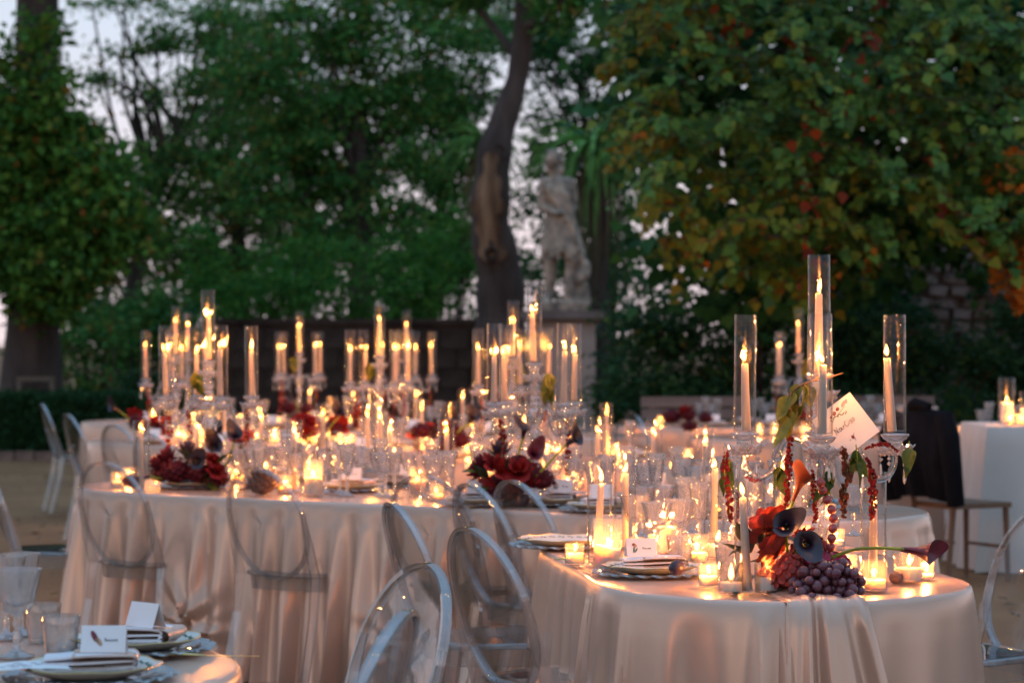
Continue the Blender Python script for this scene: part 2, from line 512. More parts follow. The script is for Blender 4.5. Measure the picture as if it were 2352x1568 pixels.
def tag(o, label=None, cat=None, group=None, kind=None):
    if label: o['label'] = label
    if cat: o['category'] = cat
    if group: o['group'] = group
    if kind: o['kind'] = kind
    return o

def part(name, mesh, kids=(), loc=None, rot=None, label=None):
    return dict(name=name, mesh=mesh, kids=kids, loc=loc, rot=rot, label=label)

def _grow(spec, parent):
    o = link(spec['name'], spec['mesh'], parent, spec['loc'], spec['rot'])
    if spec['name'] == 'flame':                       # no two flames burn alike
        k = random.uniform(.75, 1.2)
        o.scale = (random.uniform(.8, 1.1), random.uniform(.8, 1.1), k)
        o.rotation_euler = (random.gauss(0, .10), random.gauss(0, .12), o.rotation_euler[2])
    if spec['label']:
        o['label'] = spec['label']
    for k in spec['kids']:
        _grow(k, o)

def place(name, mesh, kids, loc, rz=0.0, label=None, cat=None, group=None, scale=1.0, rot=None):
    """A thing: its own mesh (or an Empty when mesh is None) with copies of its parts below it."""
    o = link(name, mesh, None, loc, rot if rot is not None else (0, 0, rz))
    if mesh is None:
        o.empty_display_size = 0.05
    if scale != 1.0:
        o.scale = (scale,) * 3 if not hasattr(scale, '__len__') else scale
    tag(o, label, cat, group)
    for k in kids:
        _grow(k, o)
    return o

ORD = ['first', 'second', 'third', 'fourth', 'fifth', 'sixth', 'seventh', 'eighth', 'ninth', 'tenth', 'eleventh', 'twelfth', 'thirteenth',
       'fourteenth', 'fifteenth', 'sixteenth', 'seventeenth', 'eighteenth', 'nineteenth', 'twentieth'] + \
      ['twenty-' + s for s in ('first', 'second', 'third', 'fourth', 'fifth', 'sixth', 'seventh', 'eighth', 'ninth')] + ['thirtieth'] + \
      ['thirty-' + s for s in ('first', 'second', 'third', 'fourth', 'fifth', 'sixth', 'seventh', 'eighth', 'ninth')] + ['fortieth'] + \
      ['forty-' + s for s in ('first', 'second', 'third', 'fourth', 'fifth', 'sixth', 'seventh', 'eighth', 'ninth')] + ['fiftieth'] + \
      ['fifty-' + s for s in ('first', 'second', 'third', 'fourth', 'fifth', 'sixth', 'seventh', 'eighth', 'ninth')] + ['sixtieth']
PENDING = {}
def later(o, fmt):
    """Label repeats that look alike by their order along the picture, once all of them stand."""
    PENDING.setdefault(fmt, []).append(o)
    return o
def number_labels():
    for fmt, os_ in PENDING.items():
        os_.sort(key=lambda o: proj(o.location)[0])
        for i, o in enumerate(os_):
            o['label'] = fmt.format(n=ORD[min(i, len(ORD) - 1)])

# ------------------------------------------------------------------ leaves
def leaves(name, centres, rad, per, size, mat, parent=None, aspect=0.55, fold=0.25, up=0.3, flat=0.75, droop=0.0, rng=RNG):
    """Many small folded leaves spread round clump centres; one mesh."""
    centres = np.asarray(centres, dtype=float)
    n = len(centres) * per
    c = np.repeat(centres, per, axis=0)
    r = np.repeat(np.broadcast_to(np.asarray(rad, dtype=float), (len(centres),)), per)
    off = rng.normal(size=(n, 3)) * 0.55
    off[:, 2] *= flat
    p = c + off * r[:, None]
    nrm = rng.normal(size=(n, 3)); nrm[:, 2] += up * 2
    nrm /= np.linalg.norm(nrm, axis=1)[:, None]
    t = rng.normal(size=(n, 3)); t[:, 2] -= droop
    t -= nrm * (t * nrm).sum(1)[:, None]
    t /= np.linalg.norm(t, axis=1)[:, None] + 1e-9
    b = np.cross(nrm, t)
    s = size * (0.6 + 0.8 * rng.random(n))
    L = t * s[:, None]
    Bw = b * (s * aspect)[:, None]
    Fo = nrm * (s * fold)[:, None]
    V = np.empty((n, 4, 3))
    V[:, 0] = p - L * 0.5
    V[:, 1] = p + Bw * 0.5 + Fo * 0.5 - L * 0.08
    V[:, 2] = p + L * 0.5
    V[:, 3] = p - Bw * 0.5 + Fo * 0.5 - L * 0.08
    i = np.arange(n)[:, None] * 4
    Fq = np.concatenate([i + np.array([[0, 1, 2]]), i + np.array([[0, 2, 3]])], axis=0)
    me = npmesh(name, V.reshape(-1, 3), Fq, mat)
    return link(name, me, parent)

def in_ell(c, r, n, rng=RNG, shell=0.35):
    """n points in an ellipsoid, kept away from its very centre."""
    d = rng.normal(size=(n, 3)); d /= np.linalg.norm(d, axis=1)[:, None]
    q = (shell + (1 - shell) * rng.random(n)) ** 0.6
    return np.asarray(c) + d * q[:, None] * np.asarray(r)

# ================================================================== SETTING
# ground: one sheet to the horizon, finer near the tables
gx = np.concatenate([np.linspace(-400, -14, 8), np.linspace(-12, 12, 49), np.linspace(14, 400, 8)])
gy = np.concatenate([np.linspace(-100, 0, 5), np.linspace(1, 34, 67), np.linspace(40, 700, 8)])
GX, GY = np.meshgrid(gx, gy)
GZ = 0.008 * np.sin(GX * 1.7 + 0.6 * GY) * np.cos(GY * 1.3) + 0.006 * np.sin(3.1 * GX - 2.2 * GY)
GZ -= 0.012
nc = len(gx)
idx = (np.arange(len(gy) - 1)[:, None] * nc + np.arange(nc - 1)[None, :]).ravel()
gme = npmesh('ground', np.stack([GX, GY, GZ], -1).reshape(-1, 3), np.stack([idx, idx + 1, idx + nc + 1, idx + nc], -1), M['ground'], True)
tag(link('ground', gme), 'brown sandy gravel court under the tables', kind='structure')

# loose gravel lying on the court
n = 2600
gp = np.stack([RNG.uniform(-5.5, 4.5, n), RNG.uniform(5, 27, n), np.full(n, 0.0)], -1)
base = np.array([[1, 0, 0], [-1, 0, 0], [0, 1, 0], [0, -1, 0], [0, 0, 0.8], [0, 0, -0.6]], float)
sz = RNG.uniform(0.004, 0.014, n)
V = gp[:, None, :] + base[None] * sz[:, None, None] * RNG.uniform(0.7, 1.3, (n, 6, 1))
Fo = np.array([[0, 2, 4], [2, 1, 4], [1, 3, 4], [3, 0, 4], [2, 0, 5], [1, 2, 5], [3, 1, 5], [0, 3, 5]])
gr = link('gravel', npmesh('gravel', V.reshape(-1, 3), (np.arange(n)[:, None, None] * 6 + Fo[None]).reshape(-1, 3), M['pebble']))
tag(gr, 'loose pale gravel scattered over the sandy court', kind='stuff')

fl_p = np.stack([RNG.uniform(-5.2, 4.6, 420), RNG.uniform(8, 27.5, 420), np.full(420, .012)], -1)
fo = leaves('fallen_leaves', fl_p, .02, 1, .07, M['leaf_brown_dry'], aspect=.7, up=4)
tag(fo, 'dry fallen leaves scattered over the gravel court', kind='stuff')

def limb(mb, pts, r0, r1, n=8, wob=0.0, mat=None):
    pts = [Vector(p) for p in pts]
    out, rr = [], []
    for k in range(len(pts) - 1):
        for j in range(4):
            t = j / 4
            out.append(pts[k].lerp(pts[k + 1], t) + Vector((random.uniform(-wob, wob), random.uniform(-wob, wob), 0)))
    out.append(pts[-1])
    rr = [r0 + (r1 - r0) * i / (len(out) - 1) for i in range(len(out))]
    mb.tube(out, rr, n, mat)

def px_crown(c):
    """crown given as picture centre, half extents and distance -> world ellipsoid"""
    px, py, rx, ry, d = c
    s = F / d
    p = W(px, py, d)
    return p, (rx / s, max(rx, ry) * 0.55 / s, ry / s)

def tree(name, label, trunk, crowns, mat, per=70, leaf=0.12, lai=2.2, crad=0.36, group=None, extra=None, cat='tree', bark=True, aspect=0.55, droop=0.0, up=0.3):
    """trunk: list of (px, py, radius_m) at distance d; crowns: list of picture ellipses"""
    d = crowns[0][4]
    root_p = W(trunk[0][0], trunk[0][1], d)
    root = place(name, None, [], (root_p.x, d, 0), 0, label, cat, group)
    off = Vector(root.location)
    mb = MB()
    pts = [W(a, b, d) - off for a, b, r in trunk]
    rr = [r for a, b, r in trunk]
    P_, R_ = [], []
    for k in range(len(pts) - 1):
        for j in range(3):
            t = j / 3
            P_.append(pts[k].lerp(pts[k + 1], t)); R_.append(rr[k] + (rr[k + 1] - rr[k]) * t)
    P_.append(pts[-1]); R_.append(rr[-1])
    P_[0].z = min(P_[0].z, -0.05)
    mb.tube(P_, R_, 10)
    cl = []
    for c in crowns:
        p, r = px_crown(c)
        area = PI * r[0] * r[2]
        q = in_ell(p - off, r, max(4, int(area * lai * 1.5 * c_dens(c) / (per * leaf * leaf * 0.2))))
        cl.append(q)
        # limbs reach from the trunk into this crown
        for k in range(4):
            e = Vector(q[random.randrange(len(q))])
            s0 = P_[random.randrange(len(P_) // 2, len(P_))]
            mid = s0.lerp(e, 0.5) + Vector((random.uniform(-.3, .3), random.uniform(-.3, .3), random.uniform(0, .4)))
            limb(mb, [s0, mid, e], min(0.07, R_[-1] * 0.7), 0.015, 6)
    link('trunk', mb.mesh('trunk', M['bark']), root)
    cc_ = np.concatenate(cl)
    cr_ = crad * RNG.choice([.55, .8, 1.0, 1.35], len(cc_))
    leaves('crown', cc_, cr_, per, leaf, mat, root, aspect=aspect, droop=droop, up=up, flat=.42)
    return root
def c_dens(c):
    return 1.0

# ---- far trees against the evening sky
G_ = 'trees behind the court'
tree('acacia_tree', 'tall loose-leaved tree behind the ivy-clad trunk, pale sky showing through', [(255, 1000, .16), (300, 700, .14), (330, 520, .11), (420, 320, .07)],
     [(430, 270, 120, 190, 40), (330, 480, 150, 130, 40), (275, 110, 70, 22, 40), (235, 190, 40, 16, 40), (440, 50, 150, 90, 40), (230, 5, 90, 20, 40), (200, 330, 60, 24, 40)], M['leaf_far'], leaf=0.10, lai=1.35, crad=0.42, group=G_)
tree('russet_tree', 'tree with russet tinges in its crown, left of the dense green tree', [(560, 1000, .2), (555, 700, .17), (540, 450, .12), (530, 250, .06)],
     [(540, 320, 170, 200, 43), (560, 560, 190, 130, 43), (410, 580, 110, 80, 43), (580, 80, 150, 120, 43)], M['leaf_brown'], leaf=0.11, lai=1.5, crad=0.42, group=G_)
tree('broad_tree', 'dense broad green tree filling the middle above the candles', [(830, 1000, .24), (828, 700, .2), (835, 480, .16), (820, 250, .08)],
     [(720, 130, 210, 200, 38), (940, 110, 210, 160, 38), (830, 330, 210, 140, 38), (650, 400, 130, 140, 38), (800, 500, 170, 100, 38)], M['leaf_far'], leaf=0.11, lai=1.75, crad=0.42, group=G_)
tree('leafy_tree', 'loose green tree beside the leaning trunk, sky glinting between leaves', [(985, 1000, .15), (990, 700, .13), (1010, 500, .1), (1040, 300, .05)],
     [(1060, 110, 130, 180, 41), (1010, 350, 130, 120, 41), (960, 570, 160, 110, 41), (1060, 500, 110, 140, 41), (1000, 230, 120, 70, 41)], M['leaf_far'], leaf=0.10, lai=1.5, crad=0.42, group=G_)
tree('slender_tree', 'sparse tree between the leaning trunk and the autumn canopy', [(1400, 1000, .13), (1395, 700, .12), (1370, 450, .09), (1330, 200, .05)],
     [(1310, 80, 150, 130, 37), (1410, 200, 100, 130, 37), (1250, 260, 70, 110, 37), (1290, 500, 120, 170, 40), (1420, 420, 80, 180, 38), (1180, 60, 80, 90, 42)], M['leaf_fardark'], leaf=0.10, lai=1.5, crad=0.38, group=G_)
tree('dark_tree', 'dark tree standing further back between the brighter crowns', [(705, 1000, .18), (700, 700, .16), (690, 450, .12), (700, 200, .06)],
     [(700, 520, 150, 110, 47), (860, 600, 220, 100, 47), (560, 640, 210, 90, 47), (330, 640, 200, 100, 47), (1020, 640, 170, 110, 47), (620, 200, 200, 180, 50), (880, 300, 200, 160, 50)], M['leaf_fardark'], leaf=0.12, lai=1.3, crad=0.5, group=G_)  # crown in the darker far leaf tone

tree('broad_tree', 'broad green tree beyond the ivy-clad trunk, past the end of the hedge', [(-230, 1000, .22), (-235, 700, .18), (-220, 450, .12), (-240, 250, .06)],
     [(-260, 350, 220, 230, 37), (-150, 550, 150, 150, 37), (-400, 560, 180, 170, 37), (-300, 120, 200, 150, 37)], M['leaf_far'], leaf=0.12, lai=1.4, crad=0.45, group=G_)
tree('broad_tree', 'wide green tree furthest along the hedge, beyond the court', [(-640, 1000, .22), (-650, 700, .18), (-640, 450, .12), (-650, 250, .06)],
     [(-680, 350, 240, 250, 38), (-560, 620, 180, 150, 38), (-850, 600, 220, 190, 38), (-700, 120, 220, 160, 38)], M['leaf_fardark'], leaf=0.12, lai=1.4, crad=0.45, group=G_)
tree('broad_tree', 'dense green tree beyond the rubble wall, behind the buffet table', [(2750, 1000, .22), (2760, 700, .18), (2750, 450, .12), (2760, 250, .06)],
     [(2700, 350, 260, 280, 27), (2850, 620, 220, 200, 27), (3050, 400, 260, 300, 27)], M['leaf_fardark'], leaf=0.12, lai=1.4, crad=0.45, group=G_)

# ---- shrubs in front of the trees
def shrub(name, label, crowns, mat, leaf=0.09, lai=2.6, per=70, crad=0.28, group='shrubs along the back of the court', aspect=0.5, cat='shrub'):
    p0, r0 = px_crown(crowns[0])
    root = place(name, None, [], (p0.x, p0.y, 0), 0, label, cat, group)
    off = Vector(root.location)
    mb = MB()
    cl = []
    for c in crowns:
        p, r = px_crown(c)
        area = PI * r[0] * r[2]
        q = in_ell(p - off, r, max(4, int(area * lai / (per * leaf * leaf * 0.2))))
        cl.append(q)
        for k in range(5):
            e = Vector(q[random.randrange(len(q))])
            limb(mb, [(e.x * 0.3, e.y * 0.3, -0.03), (e.x * 0.6, e.y * 0.6, e.z * 0.5), e], 0.03, 0.008, 5)
    link('stem', mb.mesh('stem', M['bark']), root)
    leaves('crown', np.concatenate(cl), crad, per, leaf, mat, root, aspect=aspect)
    return root
shrub('bright_shrub', 'bright green shrubs above the dark wall', [(600, 690, 110, 70, 33), (520, 640, 90, 90, 33.5), (690, 700, 120, 60, 32.8), (800, 660, 110, 90, 33.4), (730, 600, 60, 70, 34), (460, 600, 60, 80, 34), (640, 590, 50, 60, 34)], M['leaf_bright'], lai=2.0)
shrub('laurel_shrub', 'green shrub between the dark wall and the leaning trunk', [(1000, 640, 110, 95, 33.5), (920, 690, 110, 60, 33), (1070, 560, 60, 110, 34), (900, 610, 50, 60, 34)], M['leaf_bright'], lai=2.0)
shrub('shady_shrub', 'shady green shrub behind the hedge, beside the thick ivy trunk', [(215, 830, 110, 110, 34), (330, 780, 110, 130, 35), (190, 700, 60, 90, 35), (430, 800, 120, 110, 35)], M['leaf_far'], leaf=0.1)
shrub('low_shrub', 'low dark shrub closing the gap under the far trees', [(560, 760, 320, 80, 36), (980, 760, 220, 70, 36), (230, 760, 220, 90, 37)], M['leaf_fardark'], leaf=0.11, lai=2.2)
shrub('statue_shrub', 'dark evergreen shrub growing behind the statue', [(1420, 720, 110, 190, 32), (1290, 640, 120, 110, 33), (1400, 520, 60, 160, 33)], M['leaf_fardark'], lai=2.2)

# ---- thick ivy-clad trunk at the left edge, with a bushy green crown low on it
d = 30.0
lt = place('ivy_tree', None, [], (W(75, 900, d).x, d, 0), 0, 'thick dark trunk overgrown with ivy behind the clipped hedge', 'tree')
off = Vector(lt.location)
mb = MB()
mb.tube([W(72, 1010, d) - off, W(72, 900, d) - off, W(76, 760, d) - off, W(80, 500, d) - off, W(84, 200, d) - off, W(88, -120, d) - off], [.46, .40, .33, .29, .27, .25], 14)
link('trunk', mb.mesh('trunk', M['bark']), lt)
cl = [in_ell(W(a, b, 29.5 + c) - off, (rx, .6, rz), n) for a, b, c, rx, rz, n in (
    (40, 420, .2, .75, .45, 90), (120, 520, 0, .7, .42, 90), (200, 430, 0, .45, .30, 36), (235, 500, -.2, .34, .26, 24), (170, 340, .1, .35, .22, 22), (60, 620, 0, .75, .35, 70), (170, 625, -.1, .5, .25, 36),
    (-30, 300, .2, .5, .5, 50), (-50, 520, .1, .6, .6, 70), (30, 290, .1, .35, .3, 30), (105, 300, .1, .3, .25, 22), (250, 410, 0, .2, .14, 8), (275, 555, -.1, .26, .2, 14), (110, 690, 0, .4, .16, 20), (5, 170, .2, .22, .3, 10), (165, 290, .1, .30, .14, 12), (215, 365, -.1, .35, .14, 12), (262, 470, -.1, .25, .12, 9), (290, 520, -.1, .22, .12, 8),
    (100, 70, -.25, .16, .22, 6), (125, 190, -.2, .14, .25, 6))]
cc_ = np.concatenate(cl)
leaves('crown', cc_, .24 * RNG.choice([.6, .9, 1.3, 1.7], len(cc_)), 46, 0.11, M['leaf_left'], lt, aspect=0.7, flat=.6, droop=.5)
leaves('crown_top', in_ell(W(90, -190, 29.8) - off, (1.3, 1.0, .55), 110), .32, 46, .12, M['leaf_left'], lt, aspect=.7, flat=.6)
leaves('ivy', in_ell(W(80, 260, 29.6) - off, (.30, .30, 1.3), 26), 0.18, 26, 0.09, M['leaf_left'], lt, aspect=0.8)

# ---- clipped box hedge at the left, brick kerb below it
hx0, hx1, hy0, hy1 = -10.4, -4.35, 28.5, 29.3
hd = place('box_hedge', None, [], ((hx0 + hx1) / 2, (hy0 + hy1) / 2, 0), 0, 'low clipped dark green hedge edging the gravel court', 'hedge')
mb = MB(); mb.box((0, 0, .33), (hx1 - hx0 - .12, hy1 - hy0 - .12, .68)); link('hedge_core', mb.mesh('hedge_core', M['leaf_hedge'], False), hd)
q = np.stack([RNG.uniform(-(hx1 - hx0) / 2, (hx1 - hx0) / 2, 1900), RNG.uniform(-.4, .4, 1900), RNG.uniform(0.02, .74, 1900)], -1)
q[:950, 1] = RNG.uniform(-.42, -.34, 950); q[950:1480, 2] = RNG.uniform(.68, .76, 530)
leaves('foliage', q, 0.07, 40, 0.05, M['leaf_hedge'], hd, aspect=0.6)
hd2 = place('box_hedge', None, [], (-2.6, 33.2, 0), 0, 'dark hedge further back behind the tables', 'hedge')
mb = MB(); mb.box((0, 0, .45), (5.4, .6, .9)); link('hedge_core', mb.mesh('hedge_core', M['leaf_hedge'], False), hd2)
q = np.stack([RNG.uniform(-2.7, 2.7, 700), RNG.uniform(-.36, -.28, 700), RNG.uniform(0.02, .95, 700)], -1)
leaves('foliage', q, 0.09, 40, 0.06, M['leaf_darkgreen'], hd2, aspect=0.6)
kb = MB(); kb.box((0, 0, .05), (.22, .12, .11), taper=.94)
kme = kb.mesh('brick', M['kerb'], False)
place('brick_kerb', None, [part('brick', kme, loc=((k - 6) * .235, random.uniform(-.006, .006), random.uniform(-.008, .004)), rot=(0, random.uniform(-.03, .03), random.uniform(-.04, .04))) for k in range(13)],
      (-5.7, 28.3, 0), 0, 'brick kerb along the foot of the clipped hedge', 'kerb')
mb = MB()
for x in (-.2, .2): mb.box((x, 0, .46), (.05, .05, .92))
mb.box((0, 0, .935), (.46, .05, .05))
tag(link('timber_frame', mb.mesh('timber_frame', M['pale_frame'], False), None, (W(82, 905, 29.42).x, 29.42, 0)), 'pale timber frame standing up behind the hedge', 'frame')

# ---- dark stone wall across the middle
wx0, wx1 = W(505, 800, 31).x, W(1115, 800, 31).x
wm = MB(); wm.box((0, 0, .8), (wx1 - wx0, .5, 1.62))
wm.box((0, 0, 1.645), (wx1 - wx0 + .12, .6, .07))
st = []
blk = MB(); blk.box((0, 0, 0), (.36, .06, .235), taper=1); bme = blk.mesh('stone_block', M['dark_wall'], False)
for r in range(6):
    for c in range(9):
        x = -(wx1 - wx0) / 2 + .22 + c * .375 + (r % 2) * .16
        if x < (wx1 - wx0) / 2 - .15:
            st.append(part('stone_block', bme, loc=(x, -.265 - random.uniform(0, .02), .17 + r * .25), rot=(0, 0, random.uniform(-.03, .03))))
place('stone_wall', wm.mesh('stone_wall', M['dark_wall'], False), st, ((wx0 + wx1) / 2, 31.3, 0), 0, 'low dark stone wall behind the candlelit tables', 'wall')

# ---- leaning trunk with bare wood scar
d = 30.0
tt = place('old_tree', None, [], (W(1150, 1000, d).x, d, 0), 0, 'old leaning tree with a bare torn scar down its trunk', 'tree')
off = Vector(tt.location)
tp = [(1150, 1060, 74), (1150, 900, 66), (1150, 740, 58), (1150, 650, 53), (1143, 600, 52), (1128, 530, 46), (1126, 470, 45), (1132, 400, 40), (1138, 340, 38), (1152, 290, 34), (1172, 230, 28), (1190, 170, 25), (1200, 90, 24), (1206, 20, 23), (1200, -60, 22), (1190, -160, 18)]
s = F / d
def spline(pts, sub=4):
    out = []
    n = len(pts)
    for i in range(n - 1):
        p0, p1, p2, p3 = pts[max(i - 1, 0)], pts[i], pts[i + 1], pts[min(i + 2, n - 1)]
        for j in range(sub):
            t = j / sub
            out.append(tuple(0.5 * ((2 * b) + (-a + c) * t + (2 * a - 5 * b + 4 * c - e) * t * t + (-a + 3 * b - 3 * c + e) * t ** 3) for a, b, c, e in zip(p0, p1, p2, p3)))
    out.append(tuple(pts[-1]))
    return out
sp = spline(tp)
mb = MB()
mb.tube([W(a, b, d) - off + Vector((0, .08 * math.sin(b / 90), 0)) for a, b, r in sp], [r / s * (1 + .06 * math.sin(b / 17)) for a, b, r in sp], 16)
limb(mb, [W(1205, 60, d) - off, W(1250, 45, d - .4) - off, W(1330, -30, d - .6) - off], .07, .04)
limb(mb, [W(1200, 150, d) - off, W(1100, 20, d + .5) - off, W(1010, -80, d + .6) - off], .06, .03)
link('trunk', mb.mesh('trunk', M['bark']), tt)
# the scar: a hollowed patch of bare wood on the side that faces the court
sc = [q for q in sp if 345 <= q[1] <= 612]
rows = []
for k, (a, b, r) in enumerate(sc):
    t = k / (len(sc) - 1)
    wdt = math.radians(60) * (.8 + .22 * math.sin(k * 1.9) + .16 * math.sin(k * .83 + 1)) * (0.35 + 0.65 * math.sin(PI * min(1, t * 1.02 + .02)) ** .6)
    row = []
    for j in range(13):
        u = -1 + 2 * j / 12
        an = -PI / 2 - .18 + u * wdt
        lip = 1.05 + .06 * abs(u) ** 3 - .10 * (1 - abs(u)) * (0.6 + .4 * math.sin(6 * t + 1.5 * u))
        if j in (0, 12): lip = 0.95
        c = W(a, b, d) - off + Vector((0, .08 * math.sin(b / 90), 0))
        row.append(c + Vector((math.cos(an) * r / s * lip, math.sin(an) * r / s * (lip + .06), 0)))
    rows.append(row)
mb = MB(); mb.grid(rows); link('bare_scar', mb.mesh('bare_scar', M['bare_wood']), tt)
for (a, b, rr) in ((1128, 585, 13), (1148, 352, 15)):
    mb = MB(); p = W(a, b, d) - off
    mb.lathe([(rr / s * 1.25, 0.0), (rr / s * 1.05, .05), (rr / s * .7, .02), (rr / s * .5, -.06), (.001, -.10)], 12, T=Matrix.Translation(p + Vector((0, -.30 if b > 500 else -.23, 0))) @ Matrix.Rotation(PI / 2, 4, 'X'))
    link('knot_hole', mb.mesh('knot_hole', M['bark']), tt)
leaves('crown', np.concatenate([in_ell(W(1080, -60, 30.6) - off, (.8, .5, .4), 50), in_ell(W(1330, -70, 29.8) - off, (.6, .6, .35), 40), in_ell(W(1290, 25, 29.6) - off, (.25, .2, .15), 10)]), .3, 60, .11, M['leaf_far'], tt)

# ---- statue on its pedestal
d = 28.0; s = F / d
sx = W(1290, 700, d).x
pt = 1.39 + (784 - 712) / s
mb = MB()
mb.box((0, 0, .12), (.92, .9, .26)); mb.box((0, 0, pt / 2 - .02), (.76, .74, pt - .16))
ped = place('pedestal', mb.mesh('pedestal', M['pedestal'], False), [], (sx, d, 0), 0, 'tall square grey stone pedestal carrying the statue', 'pedestal')
mb = MB(); mb.box((0, 0, pt - .055), (.96, .94, .09)); mb.box((0, 0, pt - .125), (.84, .82, .05)); link('cap_slab', mb.mesh('cap_slab', M['pedestal_cap'], False), ped)
st = MB()
def cap_(a, b, ra, rb, n=12):
    a, b = Vector(a), Vector(b)
    k = 7
    pts = [a.lerp(b, i / k) for i in range(k + 1)]
    st.tube(pts, [ra + (rb - ra) * i / k for i in range(k + 1)], n)
    st.ell(a, ra, 12, 8); st.ell(b, rb, 12, 8)
st.box((.0, 0, .05), (.66, .5, .12))
# weight-bearing leg, calf boot and foot
cap_((-.10, -.03, .95), (-.145, -.06, .56), .115, .085); cap_((-.145, -.06, .56), (-.15, -.02, .18), .082, .052)
cap_((-.15, -.02, .18), (-.19, -.14, .12), .058, .045)
# free leg set back behind the drapery
cap_((.06, .0, .95), (.12, -.10, .58), .12, .09); cap_((.12, -.10, .58), (.16, .06, .16), .08, .055)
# trunk
st.ell((-.035, 0, 1.0), (.19, .15, .17), 14, 10); st.ell((-.05, 0, 1.2), (.155, .125, .18), 14, 10); st.ell((-.055, -.01, 1.38), (.19, .145, .19), 14, 10)
cap_((-.20, .0, 1.47), (.09, .0, 1.47), .085, .085); cap_((-.06, 0, 1.5), (-.09, -.02, 1.63), .075, .06)
# head turned and bowed to one side, face and curls
st.ell((-.115, -.03, 1.75), (.088, .105, .125), 14, 12); st.ell((-.165, -.10, 1.735), (.022, .03, .04), 8, 6); st.ell((-.15, -.085, 1.685), (.04, .04, .035), 8, 6)
for k in range(16):
    a = k * 2.4; st.ell((-.085 + .085 * math.cos(a), .03 + .08 * math.sin(a), 1.73 + .11 * math.sin(k * .9)), .042, 8, 6)
st.ell((-.02, .06, 1.64), (.06, .06, .09), 8, 6)
# arms: one folded over the waist, one hand at the hip
cap_((-.22, .0, 1.46), (-.25, -.03, 1.2), .075, .06); cap_((-.25, -.03, 1.2), (-.07, -.19, 1.12), .058, .042); st.ell((-.03, -.2, 1.12), (.06, .035, .035), 8, 6)
cap_((.11, .0, 1.46), (.155, .02, 1.2), .078, .06); cap_((.155, .02, 1.2), (.05, -.17, 1.05), .058, .04)
# tunic skirt and slung cloak: folds built as many hanging ribs
for k in range(22):
    a = PI + k / 21 * PI * 1.9 - .4
    r0, r1 = .16, .24
    cap_((-.02 + r0 * math.cos(a), .8 * r0 * math.sin(a), 1.1), (.01 + r1 * math.cos(a), .8 * r1 * math.sin(a), .66 + .05 * math.sin(k * 2.1)), .035, .045, 8)
for k in range(9):
    t = k / 8
    cap_((-.22 + .30 * t, -.14, 1.44 - .1 * t), (.10 + .08 * t, -.16, 1.02 - .03 * k), .028, .03, 8)
# cloak and tree-stump support falling to the plinth on the far side of the legs
for k in range(12):
    t = k / 11
    cap_((.10 + .08 * t, -.12 + .2 * t, .92 - .05 * t), (.06 + .27 * t, -.14 + .22 * t, .10), .04, .05, 8)
cap_((.30, -.06, .52), (.22, -.12, .36), .07, .06); cap_((.24, -.05, .62), (.31, -.04, .46), .06, .06); st.ell((.285, -.08, .42), (.07, .08, .09), 10, 8)
sme = st.mesh('statue', M['stone'])
so = link('statue', sme, None, (sx, d, pt - .01))
so.scale = (.92, .95, 1.0)
tag(so, 'weathered stone statue of a draped standing figure on the pedestal', 'statue')
rm = so.modifiers.new('skin', 'REMESH'); rm.mode = 'VOXEL'; rm.voxel_size = 0.012; rm.use_smooth_shade = True
sm = so.modifiers.new('soften', 'SMOOTH'); sm.iterations = 1; sm.factor = .5

# ---- long-leaved palm behind the statue
def blade_mesh(name, L, w, sag, mat, n=7):
    mb = MB(); rows = []
    for i in range(n + 1):
        t = i / n
        x = L * (t - .12 * sag * t * t); z = L * (.55 * t - sag * t * t * 1.15)
        ww = w * (1 - t) ** .6 * (.5 + min(1, t * 4) * .5)
        rows.append([(x, -ww, z + .01), (x, 0, z - .012), (x, ww, z + .01)])
    mb.grid(rows)
    return mb.mesh(name, mat)
bl = [blade_mesh('blade', 1.0, .048, sg, M['blade']) for sg in (.55, .9, 1.25)]
db = blade_mesh('dry_blade', .95, .022, 1.9, M['dead_blade'])
def palm(px, py, d, nb, label, R=1.0, seed=1):
    rnd = random.Random(seed)
    c = W(px, py, d)
    kids = []
    mb = MB(); mb.tube([(0, 0, -c.z - .03), (.04, 0, -c.z * .5), (0, 0, .05)], [.16, .12, .09], 10)
    kids.append(part('trunk', mb.mesh('trunk', M['bark'])))
    for k in range(nb):
        e = rnd.choice((0, 0, 1, 1, 2)); a = k * 2.399 + rnd.uniform(-.2, .2)
        kids.append(part('blade', bl[e], loc=(0, 0, rnd.uniform(-.12, .08)), rot=(0, rnd.uniform(-.35, .45), a)))
    for k in range(nb // 2):
        kids.append(part('dry_blade', db, loc=(0, 0, rnd.uniform(-.45, -.1)), rot=(0, rnd.uniform(.2, .5), k * 2.399)))
    return place('palm_tree', None, kids, c, 0, label, 'palm tree', scale=R)
palm(1370, 335, 29.2, 80, 'palm with long drooping blades right behind the statue', 1.0, 3)
palm(1110, 330, 31.5, 60, 'smaller palm half hidden behind the leaning trunk', .75, 5)

